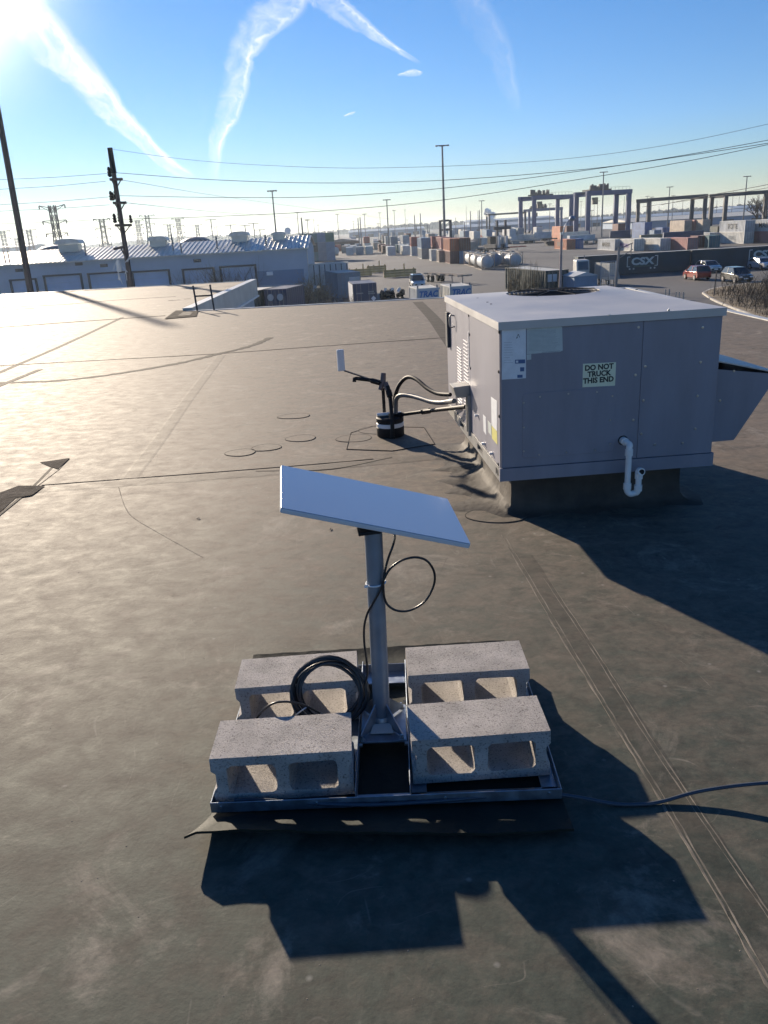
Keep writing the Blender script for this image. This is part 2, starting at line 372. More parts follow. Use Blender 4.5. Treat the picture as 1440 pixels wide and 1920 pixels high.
# copings: folded metal edge, one length every 3 m
def coping(a, b, w=.14, z=.035, drop=.16):
    a = Vector((*a, 0)); b = Vector((*b, 0)); L_ = (b-a).length; n = max(1, int(round(L_/3.0))); d = (b-a)/n
    for i in range(n):
        p = a+d*i; q = a+d*(i+1)-d.normalized()*.012
        m = MB(); m.bar(p+Vector((0, 0, -.080)), q+Vector((0, 0, -.080)), w*.8, .19+random.uniform(-.004, .004)); m.build('coping_length', M_['coping'], roof)
coping((EX, 2), (EX, FY-.35)); coping((EX+.05, FY-.35), (WX, FY+.13)); coping((-60, WY+2.6), (WX-.02, WY))
# wing edge: deep light fascia above the wall, parapet kerb
m = MB(); m.box((WX-.10, FY+.25, -.5), (WX+.12, WY-.15, .07)); m.build('fascia', M_['coping'], roof)
m = MB(); m.box((WX+.121, FY+.3, -.55), (WX+.16, WY-.12, -.5)); m.build('drip_edge', M_['white'], roof)

# membrane seams and patches, all raised a few millimetres over the roof sheet
def strip(pxs, width, mt, name='membrane_seam', z=.003, jitter=0, world=False):
    P = [Vector(p) if world else at(*p) for p in pxs]
    z = min(.004, z*.33) if z > .001 else z
    P = smoothpath(P, 10); vs = []; fs = []
    n = len(P)
    for i, p in enumerate(P):
        d = (P[min(i+1, n-1)]-P[max(i-1, 0)]).normalized(); s_ = Vector((-d.y, d.x, 0))
        wl = width/2*(1+jitter*random.uniform(-1, 1)); wr = width/2*(1+jitter*random.uniform(-1, 1))
        vs += [(p+s_*wl).to_tuple()[:2]+(z*.2,), (p+s_*wl*.7).to_tuple()[:2]+(z,), (p-s_*wr*.7).to_tuple()[:2]+(z,), (p-s_*wr).to_tuple()[:2]+(z*.2,)]
    for i in range(n-1):
        for k in range(3): fs.append((i*4+k, i*4+k+1, (i+1)*4+k+1, (i+1)*4+k))
    return MB().add(vs, fs).build(name, mt, roof)
strip([(-60, 618), (0, 614), (150, 603), (310, 592)], .14, M_['seam_dark'], z=.012)
strip([(-60, 692), (0, 686), (200, 675), (412, 663), (620, 648), (836, 633)], .055, M_['seam_dark'], z=.008, jitter=.3)
strip([(-60, 720), (0, 718), (107, 714), (190, 705), (269, 693), (350, 678), (412, 663), (470, 649), (508, 633)], .13, M_['seam'], z=.010, jitter=.35)
strip([(-60, 583), (0, 577), (120, 571), (215, 563), (330, 556)], .16, M_['seam_dark'], z=.008)
strip([(415, 666), (355, 745), (300, 822), (239, 902)], .13, M_['seamroof'], z=.004)
strip([(78, 917), (250, 905), (400, 894), (525, 884), (776, 860), (860, 852)], .16, M_['seamroof'], z=.005, jitter=.15)
strip([(78, 910), (250, 897), (525, 876), (700, 861)], .009, M_['seam_dark'], z=.009, jitter=.4)
strip([(230, 595), (130, 642), (12, 693), (-40, 716)], .10, M_['seam'], z=.005)
strip([(75, 693), (20, 715), (-30, 735)], .10, M_['seam'], z=.012)
strip([(783, 566), (812, 596), (836, 628), (860, 660)], .22, M_['seam'], z=.004)
strip([(220, 905), (240, 960), (290, 995), (380, 1045)], .005, M_['seam_pale'], z=.0008, jitter=.6)
for k, pts in enumerate(([(950, 1010), (1040, 1160), (1130, 1310), (1230, 1470), (1330, 1640), (1440, 1830), (1500, 1935)], [(1020, 1085), (1110, 1220), (1210, 1380), (1330, 1560), (1450, 1735)],
            [(940, 1003), (1035, 1167), (1122, 1309), (1221, 1471), (1321, 1641), (1428, 1830), (1490, 1935)], [(1028, 1085), (1118, 1220), (1217, 1378), (1337, 1556), (1456, 1732)])):
    strip(pts, (.005, .004, .006, .004)[k], M_['seam_pale'], z=.0008, jitter=.95)
strip([(980, 1042), (1080, 1200), (1175, 1350), (1280, 1515), (1385, 1680), (1500, 1850)], .10, M_['seamroof'], z=.0006, jitter=.05)
strip([(480, 884), (620, 880), (735, 858)], .016, M_['seam_dark'], z=.008, jitter=.3)
def disc_patch(px, py, rx, ry, name='roof_patch', rot=0):
    c = at(px, py); n = 36; m = MB(); ring = []
    for k in range(n):
        a = 2*PI*k/n; q = 1+.04*math.sin(3*a+px)
        ring.append((c.x+rx*q*math.cos(a)*math.cos(rot)-ry*math.sin(a)*math.sin(rot), c.y+ry*q*math.sin(a)*math.cos(rot)+rx*math.cos(a)*math.sin(rot)))
    vs = [(x, y, .0035) for x, y in ring]; m.add(vs, [tuple(range(n))]); o = m.build(name, M_['roof'], roof)
    m = MB(); m.tube([(x, y, .001) for x, y in ring+[ring[0]]], .0038, 5, cap=False); m.build('sealant_bead', M_['seam'], o)
    return o
for a in ((451, 849, .115, .10), (499, 839.5, .115, .10), (564, 822, .12, .105), (551, 780.5, .145, .10), (664, 822, .14, .12), (715, 806, .18, .15), (935, 965, .18, .13)): disc_patch(*a)
# square patch under the antenna stand
c1 = [at(*p) for p in ((658, 812), (650, 843), (735, 846), (815, 833), (795, 802), (700, 800))]
m = MB(); m.add([(p.x, p.y, .002) for p in c1], [tuple(range(6))]); o = m.build('roof_patch', M_['roof'], roof)
m = MB(); m.tube([(p.x, p.y, .002) for p in c1+[c1[0]]], .0035, 5, cap=False); m.build('sealant_bead', M_['seam_dark'], o)
# old opened-up patch at the left edge
q = [at(*p) for p in ((-60, 873), (75, 864), (131, 859), (112, 880), (20, 950), (-60, 985))]
m = MB(); m.add([(p.x, p.y, .003) for p in q], [tuple(range(6))]); m.build('roof_patch', M_['roof'], roof)
q = [at(*p) for p in ((75, 868), (131, 860), (109, 881), (93, 876))]
m = MB(); m.add([(p.x, p.y, .006) for p in q], [(0, 1, 2, 3)]); m.build('dark_patch', M_['patch_dark'], roof)  # flat dark shape over the triangular opening in the patch
q = [at(*p) for p in ((0, 925), (35, 912), (85, 912), (60, 930), (30, 935), (0, 962), (-40, 985), (-40, 940))]
m = MB(); m.add([(p.x, p.y, .006) for p in q], [tuple(range(8))]); m.build('dark_patch', M_['patch_dark'], roof)
strip([(110, 865), (60, 915), (0, 965), (-30, 990)], .03, M_['seam'], z=.014)
# patch round the ladder foot and dark slots
q = [at(*p) for p in ((308, 599), (330, 583), (372, 583), (368, 594))]
m = MB(); m.add([(p.x, p.y, .013) for p in q], [(0, 1, 2, 3)]); m.build('dark_patch', M_['patch_dark'], roof)
q = [at(*p) for p in ((333, 594), (345, 586), (362, 587), (356, 593))]
m = MB(); m.add([(p.x, p.y, .02) for p in q], [(0, 1, 2, 3)]); m.build('roof_patch', M_['seam_pale'], roof)
for p0, p1 in (((28, 580), (65, 578)), ((315, 564), (338, 562)), ((345, 561), (357, 560))):
    strip([p0, p1], .16, M_['patch_dark'], 'dark_patch', z=.008)
for (a, b) in (((103, 549), (125, 547)), ((132, 547), (140, 546)), ((158, 545), (228, 541))):
    strip([a, b], .35, M_['seam_dark'], 'dark_patch', z=.008)

# ------------------------------------------------------------------ island, kerb
isl = [at(*p, ZY) for p in ((1316, 551), (1335, 543), (1380, 536), (1440, 528), (1560, 515), (1640, 580), (1560, 640), (1440, 606), (1400, 590), (1340, 566))]
isl = [Vector((p.x, p.y, 0)) for p in isl]
isp = smoothpath(isl+[isl[0]], 6)[:-1]; cx = sum(p.x for p in isp)/len(isp); cy = sum(p.y for p in isp)/len(isp)
m = MB(); n = len(isp)
outer = [(p.x, p.y) for p in isp]; inner = [(p.x+(cx-p.x)*.035, p.y+(cy-p.y)*.035) for p in isp]
m.add([(x, y, ZY) for x, y in outer]+[(x, y, ZY+.16) for x, y in outer]+[(x, y, ZY+.16) for x, y in inner],
      [(i, (i+1) % n, n+(i+1) % n, n+i) for i in range(n)]+[(n+i, n+(i+1) % n, 2*n+(i+1) % n, 2*n+i) for i in range(n)])
m.build('kerb', M_['concrete'], kind='structure', label='pale concrete kerb round the dry verge')
m = MB(); m.add([(x, y, ZY+.15) for x, y in inner], [tuple(range(n))]); m.build('verge', M_['brush2'], kind='structure', label='dry brown verge inside the kerb')

# ================================================================== DISH MOUNT
# rubber mat with a curled front edge
def mat_mesh():
    nx, ny = 60, 40; X0, X1, Y0, Y1 = -.565, .445, 1.728, 2.735
    vs = []; rnd = random.Random(3)
    for j in range(ny+1):
        t = j/ny; y_ = Y0+(Y1-Y0)*t
        for i in range(nx+1):
            s = i/nx; y = y_-.042*s*(1-t)
            spread = max(0, (1.87-y_))/.14
            x0 = X0+.03-.045*spread**1.5
            x = x0+(X1+.01*math.sin(4*y)-x0)*s
            curl = (.048-.022*s)*max(0, spread)**1.2*(1+.10*math.sin(5*s+.5)+.07*math.sin(13*s))
            back = .012*max(0, (y-2.66)/.07)**1.5
            sidel = .02*max(0, 1-(s*1.04)/.035)*max(0, min(1, spread+.15))
            vs.append((x, y+.006*math.sin(7*s)*spread, .004+curl+back-sidel*.6+.0012*math.sin(i*.9+j*.5)))
    top = [Vector(v) for v in vs]
    allv = [tuple(v+Vector((0, 0, .008))) for v in top]+[tuple(v) for v in top]
    N1 = (nx+1)*(ny+1); fs = []
    for j in range(ny):
        for i in range(nx):
            a = j*(nx+1)+i; b = a+1; c = a+nx+2; d = a+nx+1
            fs.append((a, b, c, d)); fs.append((N1+a, N1+d, N1+c, N1+b))
    for i in range(nx):
        a, b = i, i+1; fs.append((a, N1+a, N1+b, b)); a, b = ny*(nx+1)+i, ny*(nx+1)+i+1; fs.append((a, b, N1+b, N1+a))
    for j in range(ny):
        a, b = j*(nx+1), (j+1)*(nx+1); fs.append((a, b, N1+b, N1+a)); a, b = a+nx, b+nx; fs.append((a, N1+a, N1+b, b))
    return MB().add(allv, fs)
tag(mat_mesh().build('rubber_mat', M_['rubber'], smooth=True), 'dark rubber mat under the steel dish mount, its front edge curled up off the roof', 'mat')

SL = thing('dish_mount', 'galvanised steel ballast frame with upright mast, loaded with four concrete blocks', 'antenna mount', (-.535, 1.852, 0), R(-1.4))
Wd, Dp, zb = .985, .72, .020
def angle(p0, p1, inward, h=.034, wf=.045, z=zb, th=.0035, name='frame_rail'):
    p0 = Vector((*p0, z)); p1 = Vector((*p1, z)); iv = Vector((*inward, 0)); m = MB()
    a = [p0, p1]
    def slab(o, s1, s2, t):
        q = [o[0], o[1], o[1]+s1, o[0]+s1]; m.add(q+[v+t for v in q], [(0,3,2,1),(4,5,6,7),(0,1,5,4),(1,2,6,5),(2,3,7,6),(3,0,4,7)])
    slab(a, Vector((0, 0, h)), None, iv*th)
    o2 = [v+iv*(th+.0002) for v in a]; slab(o2, iv*wf, None, Vector((0, 0, th)))
    return m.build(name, M_['galv'], SL, bevel=.0012, seg=1)
angle((0, 0), (Wd, 0), (0, 1)); angle((0, Dp), (Wd, Dp), (0, -1))
angle((0, .004), (0, Dp-.004), (1, 0), h=.032); angle((Wd, .004), (Wd, Dp-.004), (-1, 0), h=.032)
angle((.412, .006), (.412, Dp-.006), (-1, 0), h=.052); angle((.562, .006), (.562, Dp-.006), (1, 0), h=.052)
m = MB(); m.box((.415, .255, .046), (.559, .455, .052)); m.build('base_plate', M_['galv'], SL, bevel=.001, seg=1)
m = MB(); m.box((.415, .62, .03), (.559, .66, .034)); m.build('cross_strap', M_['galv'], SL, bevel=.001, seg=1)
# mast
mx, my = .482, .352
mast = MB(); mast.tube([(mx, my, .052), (mx+.010, my-.005, .714)], .0265, 32); mast = mast.build('mast', M_['mast'], SL, smooth=True)
for sx in (-1, 1):
    for sy in (-1, 1):
        m = MB(); d = Vector((sx*.8, sy*1.0, 0)).normalized(); n_ = Vector((-d.y, d.x, 0))*.002; o = Vector((mx, my, 0))
        pts = [o+d*.022+Vector((0, 0, .056)), o+d*.106+Vector((0, 0, .056)), o+d*.106+Vector((0, 0, .064)), o+d*.030+Vector((0, 0, .135)), o+d*.022+Vector((0, 0, .135))]
        m.add([p-n_ for p in pts]+[p+n_ for p in pts], [(0,1,2,3,4), (9,8,7,6,5)]+[(i, (i+1) % 5, 5+(i+1) % 5, 5+i) for i in range(5)])
        m.build('gusset', M_['galv'], SL)
        m = MB(); bx, by = mx+sx*.062, my+sy*.088
        m.lathe([(.011, .0525), (.011, .0545)], 16, (bx, by, 0)); m.lathe([(.007, .0547), (.007, .061)], 6, (bx, by, 0)); m.lathe([(.004, .0612), (.004, .068)], 8, (bx, by, 0))
        m.build('bolt', M_['screw'], SL)
# socket collar and sloping foot clip
m = MB(); m.lathe([(.031, .052), (.031, .085), (.0285, .088)], 28, (mx, my, 0), cap=False); m.build('mast_socket', M_['galv'], SL, smooth=True)
m = MB(); m.prism([(-.036, .0), (.036, .0), (.028, .034), (-.028, .034)], 'y', -.0015, .0015)
o = m.build('foot_clip', M_['coping'], SL); o.location = (mx, my-.062, .056); o.rotation_euler = (R(-62), 0, 0)
for (bx, by) in ((.416, .24), (.558, .24), (.416, .47), (.558, .47)):
    m = MB(); m.M = Matrix.Translation((bx, by, .052)) @ Matrix.Rotation(PI/2, 4, 'Y'); m.lathe([(.0065, -.006), (.0065, .006)], 6); m.build('bolt', M_['screw'], SL)
for (bx) in (.03, .30, .66, .95):
    m = MB(); m.M = Matrix.Translation((bx, -.001, .04)) @ Matrix.Rotation(PI/2, 4, 'X'); m.lathe([(.004, -.001), (.0035, .003)], 8); m.build('rivet', M_['screw'], SL)

# blocks
def block_mesh():
    bm = bmesh.new(); Wb, Hb, D = .397, .148, .186
    def loop(pts):
        v = [bm.verts.new((x, 0, z)) for x, z in pts]; return [bm.edges.new((v[i], v[(i+1) % len(v)])) for i in range(len(v))]
    def rr(x0, z0, x1, z1, r, n=5):
        out = []
        for cx_, cz_, a0 in ((x1-r, z1-r, 0), (x0+r, z1-r, 90), (x0+r, z0+r, 180), (x1-r, z0+r, 270)):
            for k in range(n+1):
                a = R(a0+90*k/n); out.append((cx_+r*math.cos(a), cz_+r*math.sin(a)))
        return out
    g = .011
    e = loop([(0, 0), (Wb, 0), (Wb, .040), (Wb-g, .052), (Wb-g, .096), (Wb, .108), (Wb, Hb), (0, Hb), (0, .108), (g, .096), (g, .052), (0, .040)])
    e += loop(rr(.042, .026, .180, .120, .017)); e += loop(rr(.217, .026, .355, .120, .017))
    bmesh.ops.triangle_fill(bm, edges=e, use_beauty=True)
    r = bmesh.ops.extrude_face_region(bm, geom=list(bm.faces))
    for q in r['geom']:
        if isinstance(q, bmesh.types.BMVert): q.co.y = D
    bmesh.ops.recalc_face_normals(bm, faces=bm.faces)
    me = bpy.data.meshes.new('concrete_block'); bm.to_mesh(me); bm.free(); me.materials.append(M_['block']); return me
bme = block_mesh()
for (x, y, a, lb) in ((.040, 1.916, 1.2, 'concrete block at the front right of the frame, with the mast shadow across its top'),
                      (.046, 2.266, .4, 'concrete block at the back right of the frame, two sunlit holes facing front'),
                      (-.527, 1.884, .8, 'concrete block at the front left of the frame, in front of the cable coil'),
                      (-.513, 2.250, 1.6, 'concrete block at the back left of the frame, behind the cable coil')):
    me = bme.copy(); o = bpy.data.objects.new('concrete_block', me); COL.objects.link(o); o.location = (x, y, .0275); o.rotation_euler = (0, 0, R(a))
    rb_ = random.Random(int(x*1000)+int(y*77))
    for v in me.vertices:
        v.co.x += rb_.uniform(-.0016, .0016); v.co.z += rb_.uniform(-.0012, .0012); v.co.y += rb_.uniform(-.0012, .0012)
    b = o.modifiers.new('bevel', 'BEVEL'); b.width = .003; b.segments = 2; b.limit_method = 'ANGLE'; b.angle_limit = R(50)
    tag(o, lb, 'concrete block', 'concrete blocks weighing down the dish mount')

# ------------------------------------------------------------------ satellite dish
nz_ = Vector((.30, -.03, .95)).normalized(); ex = Vector((.95, .11, -.30)); ex = (ex-nz_*ex.dot(nz_)).normalized(); ey = nz_.cross(ex)
DC = Vector((-.036, 2.33, .752))
DS = thing('satellite_dish', 'flat white rectangular satellite dish on top of the mast, sky reflection tinted into its face', 'satellite dish', DC)
DS.rotation_euler = Matrix((ex, ey, nz_)).transposed().to_euler()
hw, hh = .2835, .182
def rrect(hx, hy, r, n=4):
    out = []
    for sx, sy, a0 in ((1, 1, 0), (-1, 1, 90), (-1, -1, 180), (1, -1, 270)):
        for k in range(n+1):
            a = R(a0+90*k/n); out.append((sx*(hx-r)+r*math.cos(a), sy*(hy-r)+r*math.sin(a)))
    return out
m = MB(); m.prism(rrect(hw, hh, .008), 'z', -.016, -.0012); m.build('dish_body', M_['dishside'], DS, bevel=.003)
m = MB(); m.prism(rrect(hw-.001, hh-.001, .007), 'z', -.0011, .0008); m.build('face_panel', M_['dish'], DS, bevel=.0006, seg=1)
m = MB(); m.prism(rrect(hw*.62, hh*.62, .02), 'z', -.030, -.0163); m.build('rear_housing', M_['white'], DS, bevel=.004)
m = MB(); m.prism(rrect(.05, .035, .008), 'z', -.046, -.0303); m.build('mount_bracket', M_['blackpl'], DS, bevel=.003)
m = MB(); m.tube([(-.09, -.10, -.034), (-.055, -.10, -.034)], .006, 12); m.build('cable_plug', M_['blackpl'], DS, smooth=True)
# mast head adapter
top = SL.matrix_basis @ Vector((mx+.010, my-.005, .714))
m = MB(); m.bar(top+Vector((-.004, .020, -.016)), DC-nz_*.052, .034, .018); m.bar(top+Vector((-.045, -.012, .004)), top+Vector((.02, -.005, .006)), .05, .010)
tag(m.build('mast_adapter', M_['blackpl'], smooth=False, bevel=.002), 'small dark clamp joining the mast top to the flat dish', 'bracket')

# ------------------------------------------------------------------ cables
pp = lambda x, y, Y: atY(x, y, Y)
YM = 2.205
cab = [DC-nz_*.035+ex*.055-ey*.10, pp(740, 1003, 2.26), pp(737, 1022, 2.18), pp(727, 1050, 2.17), pp(720, 1082, 2.165), pp(719, 1110, 2.165), pp(726, 1133, 2.165), pp(745, 1145, 2.165), pp(770, 1144, 2.17),
       pp(797, 1127, 2.175), pp(813, 1098, 2.18), pp(814, 1073, 2.18), pp(801, 1052, 2.175), pp(780, 1045, 2.17), pp(755, 1050, 2.165), pp(733, 1065, 2.16), pp(721, 1084, 2.158),
       pp(714, 1105, 2.157), pp(701, 1128, 2.16), pp(689, 1150, 2.17), pp(683, 1175, 2.18), pp(683, 1205, 2.19), pp(687, 1235, 2.20), pp(689, 1262, 2.215), pp(684, 1285, 2.22)]
CB = thing('dish_cable', 'thin black cable looping off the mast below the dish', 'cable', (0, 0, 0))
MB().tube(smoothpath(cab, 8), .0036, 10).build('cable_run', M_['cable'], CB, smooth=True)
tz = pp(704, 1092, 2.19).z; tc_ = SL.matrix_basis @ Vector((mx+.006, my-.003, tz)); tp = tc_; m = MB()
ring = [Vector((tc_.x+.0295*math.cos(2*PI*k/24)+.002, tc_.y+.0295*math.sin(2*PI*k/24), tz+.002*math.cos(2*PI*k/24))) for k in range(25)]
m.tube(ring, .0026, 6); m.tube([Vector((tp.x-.022, tp.y-.022, tz)), Vector((tp.x-.031, tp.y-.027, tz))], .0045, 8); m.build('cable_tie', M_['white'], CB, smooth=True)
# coil leaning between the left blocks
CL = thing('cable_coil', 'black cable wound into a coil leaning between the two left blocks', 'cable coil', (0, 0, 0))
cc = Vector((-.208, 2.232, .153)); rc = random.Random(11); path = []
turns = 13
tw = Vector((.995, -.10, 0)).normalized(); th_ = Vector((0.04, .47, .88)).normalized(); tn = tw.cross(th_)
for k in range(turns*28):
    a = 2*PI*k/28; tr = k/28
    rad = .100+.0125*math.sin(tr*2.399)+.004*math.sin(a*2+tr*1.3); off = .017*math.sin(tr*1.7+.6)+.003*math.sin(a*3)
    path.append(cc+tw*(rad*math.cos(a)*1.08)+th_*(rad*math.sin(a)*.98)+tn*off)
MB().tube(path, .0038, 7).build('wound_cable', M_['cable'], CL, smooth=True)
tail = [pp(600, 1337, 2.15), pp(570, 1322, 2.14), pp(540, 1316, 2.13), pp(515, 1318, 2.12), pp(495, 1330, 2.12), pp(482, 1346, 2.12), pp(476, 1365, 2.14)]
MB().tube(smoothpath(tail, 6), .0036, 8).build('loose_end', M_['cable'], CL, smooth=True)
m = MB(); a = R(215); c0 = cc+tw*(.100*math.cos(a)*1.08)+th_*(.1*math.sin(a)); rd = tw*math.cos(a)+th_*math.sin(a)
m.tube([c0+rd*.024*math.cos(t)+tn*.026*math.sin(t) for t in [2*PI*k/16 for k in range(17)]], .0024, 6); m.build('cable_tie', M_['white'], CL, smooth=True)
# ground cable
gp = [(440, 1500, .05), (500, 1500, .043), (600, 1507, .036), (700, 1509, .033), (820, 1502, .033), (930, 1492, .034), (1010, 1487, .032), (1080, 1494, .02), (1150, 1507, .007), (1200, 1508, .006), (1240, 1503, .007), (1320, 1482, .022), (1440, 1468, .045), (1560, 1470, .05), (1700, 1490, .03), (1900, 1530, .006)]
tag(MB().tube(smoothpath([at(*p) for p in gp], 8), .0052, 10).build('power_cable', M_['cablegrey'], smooth=True), 'long dark blue grey cable running along the mount front and off right over the roof', 'cable')

# ================================================================== ROOFTOP AIR CONDITIONER
AO = Vector((.627, 4.037, 0)); AA = .061; AW, AD, AZ0, AZ1 = 1.145, 1.753, .25, 1.077
uD = Vector((math.cos(AA), math.sin(AA), 0)); vD = Vector((-math.sin(AA), math.cos(AA), 0))
AC = thing('rooftop_air_conditioner', 'large grey rooftop air conditioner with round fan opening in its top and taped-on signs', 'air conditioner', AO, AA)
def fp(x, y, v=0.0):
    P = plane_hit(x, y, AO+vD*v, vD)-AO; return P.dot(uD), P.z
def lp(x, y, u=0.0):
    P = plane_hit(x, y, AO+uD*u, uD)-AO; return P.dot(vD), P.z
us = fp(1202, 700)[0]; vs_ = lp(881, 680)[0]
# inner core, then separate skins
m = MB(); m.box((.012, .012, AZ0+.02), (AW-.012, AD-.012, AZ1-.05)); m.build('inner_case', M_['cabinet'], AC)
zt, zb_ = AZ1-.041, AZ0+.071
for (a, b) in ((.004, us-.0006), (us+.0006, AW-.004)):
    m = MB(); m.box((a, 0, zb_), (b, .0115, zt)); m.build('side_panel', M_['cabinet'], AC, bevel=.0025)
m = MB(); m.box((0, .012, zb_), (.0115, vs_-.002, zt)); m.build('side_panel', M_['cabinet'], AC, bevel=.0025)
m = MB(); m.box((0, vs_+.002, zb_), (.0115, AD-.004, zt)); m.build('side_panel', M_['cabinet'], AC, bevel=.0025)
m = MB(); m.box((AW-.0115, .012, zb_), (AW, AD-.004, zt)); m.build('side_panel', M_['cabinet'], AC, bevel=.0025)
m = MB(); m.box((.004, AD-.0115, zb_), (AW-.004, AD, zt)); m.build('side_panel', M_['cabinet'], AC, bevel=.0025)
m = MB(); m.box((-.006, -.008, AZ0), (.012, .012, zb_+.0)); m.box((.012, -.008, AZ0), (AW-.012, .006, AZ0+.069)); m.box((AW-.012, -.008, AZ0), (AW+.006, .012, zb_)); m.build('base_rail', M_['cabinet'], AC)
# left base rail with fork slots
m = MB(); slots = [(.02, .045), (.10, .16), (.52, .66), (1.12, 1.26)]
z = AZ0; cur = .0125
for (a, b) in ((.028, .058), (.068, .098), (.46, .62), (1.08, 1.24)):
    m.box((-.006, cur, z), (.006, a, z+.069)); m.box((-.006, a+.0005, z), (.006, b-.0005, z+.018)); m.box((-.006, a+.0005, z+.052), (.006, b-.0005, z+.069)); cur = b
m.box((-.006, cur, z), (.006, AD, z+.069)); m.build('base_rail', M_['rail'], AC)
m = MB(); m.box((.007, .03, z+.005), (.011, AD-.02, z+.06)); m.build('rail_void', M_['dark'], AC)
m = MB(); m.box((AW-.006, .0125, z), (AW+.006, AD, z+.069)); m.build('base_rail', M_['rail'], AC)
# top with round hole
P_ = at(1056, 543, AZ1)-AO; fu, fv, fr = P_.dot(uD), P_.dot(vD), .33
fu = AW*.56; fr = .30; fv = max(AD*.62, min(AD-.42, fv)); 
def top_mesh():
    m = MB(); n = 64; ov = .010; x0, x1, y0, y1 = -ov, AW+ov, -ov, AD+ov
    rings = []
    for k in range(n):
        a = 2*PI*k/n; dx, dy = math.cos(a), math.sin(a)
        t = min((x1-fu)/dx if dx > 1e-9 else 9e9, (x0-fu)/dx if dx < -1e-9 else 9e9, (y1-fv)/dy if dy > 1e-9 else 9e9, (y0-fv)/dy if dy < -1e-9 else 9e9)
        rings.append([(fu+dx*t, fv+dy*t, AZ1-.04), (fu+dx*t, fv+dy*t, AZ1), (fu+dx*(fr+.10), fv+dy*(fr+.10), AZ1+.006), (fu+dx*(fr+.02), fv+dy*(fr+.02), AZ1+.016), (fu+dx*fr, fv+dy*fr, AZ1+.017), (fu+dx*(fr-.004), fv+dy*(fr-.004), AZ1-.10)])
    # make sure the four corners exist
    for cxn, cyn in ((x0, y0), (x1, y0), (x1, y1), (x0, y1)):
        k = min(range(n), key=lambda k: (rings[k][1][0]-cxn)**2+(rings[k][1][1]-cyn)**2)
        rings[k][0] = (cxn, cyn, AZ1-.04); rings[k][1] = (cxn, cyn, AZ1)
    q = len(rings[0]); vs = [p for rg in rings for p in rg]
    fs = [(k*q+j, ((k+1) % n)*q+j, ((k+1) % n)*q+j+1, k*q+j+1) for k in range(n) for j in range(q-1)]
    return m.add(vs, fs)
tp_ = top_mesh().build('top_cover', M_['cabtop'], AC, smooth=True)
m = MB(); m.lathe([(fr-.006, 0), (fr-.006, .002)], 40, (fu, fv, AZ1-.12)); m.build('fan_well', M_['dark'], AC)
gm = MB()
for k in range(9):
    rr_ = .06+k*(fr-.05)/9; gm.tube([(fu+rr_*math.cos(2*PI*i/40), fv+rr_*math.sin(2*PI*i/40), AZ1+.018+.008*(1-rr_/fr)) for i in range(41)], .0022, 4, cap=False)
for k in range(8):
    a = 2*PI*k/8+.2; gm.tube([(fu+.04*math.cos(a), fv+.04*math.sin(a), AZ1+.025), (fu+(fr+.008)*math.cos(a), fv+(fr+.008)*math.sin(a), AZ1+.019)], .003, 4)
gm.build('fan_guard', M_['blackpl'], AC, kind='stuff')
m = MB()
for k in range(4):
    a = 2*PI*k/4+.4; c, s_ = math.cos(a), math.sin(a); c2, s2 = math.cos(a+.75), math.sin(a+.75)
    m.add([(fu+.05*c, fv+.05*s_, AZ1-.06), (fu+.28*c, fv+.28*s_, AZ1-.05), (fu+.28*c2, fv+.28*s2, AZ1-.025), (fu+.05*c2, fv+.05*s2, AZ1-.035)], [(0, 1, 2, 3)])
m.lathe([(.06, 0), (.06, .05)], 16, (fu, fv, AZ1-.07)); m.build('fan_blades', M_['blackpl'], AC)
def screw(u, v, z, n, parent=AC, r=.0052):
    m = MB(); q = Vector(n).to_track_quat('Z', 'Y').to_matrix().to_4x4(); m.M = Matrix.Translation((u, v, z)) @ q
    m.lathe([(r*1.35, 0), (r*1.35, .001), (r, .0012), (r*.9, .004)], 8); return m.build('screw', M_['screw'], parent, smooth=False)
Z5 = lambda x, y: (820+x/2.3226, 500+y/2.3226)
for q in ((876,264),(978,218),(1100,210),(1008,190),(905,435),(863,472),(897,582),(853,668),(762,563),(695,545),(570,553),(447,566),(376,593),(376,700),(376,803),(443,818),(562,808),(686,798),(752,770),(752,668),(888,728),(947,775),(1068,768),(1123,706),(1133,563),(1146,416),(1155,265),(750,212)):
    u, z = fp(*Z5(*q)); screw(u, -.0005 if z > zb_ else -.009, z, (0, -1, 0))
for q in ((137, 187), (141, 296), (145, 442), (270, 262), (268, 458), (270, 652), (266, 860)):
    v, z = lp(*Z5(*q)); screw(-.0005, max(v, .016), min(z, zt-.01), (-1, 0, 0), r=.007).data.materials[0] = M_['blackpl']
for q in ((218, 157), (234, 165), (175, 139), (442, 145), (654, 128), (868, 102)):
    P_ = at(*Z5(*q), AZ1)-AO; screw(P_.dot(uD), P_.dot(vD), AZ1+.001, (0, 0, 1), r=.0075).data.materials[0] = M_['blackpl']
# raised access panel
a0 = fp(*Z5(378, 560)); a1 = fp(*Z5(762, 800)); a0 = (a0[0], fp(*Z5(570, 548))[1]+.008); a1 = (a1[0], fp(*Z5(570, 812))[1]-.006)
m = MB(); m.prism([(x+(a0[0]+a1[0])/2, y+(a0[1]+a1[1])/2) for x, y in rrect((a1[0]-a0[0])/2+.008, (a0[1]-a1[1])/2+.004, .02)], 'y', -.0022, .0002); m.build('access_panel', M_['cabinet'], AC, bevel=.0012, seg=1)
def fsticker(pts, name, mt, off, parent=AC):
    P = [fp(*p) for p in pts]; m = MB(); m.prism(P, 'y', -off, .0001); return m.build(name, mt, parent), P
lb1, P1 = fsticker([(941, 617), (986, 615), (986, 709), (941, 712)], 'paper_label', M_['sticker'], .0012)
lb2, P2 = fsticker([(988, 615), (1048, 610.5), (1054, 613), (1055, 657), (1050, 659.5), (988, 664)], 'paper_label', M_['sticker2'], .0010)
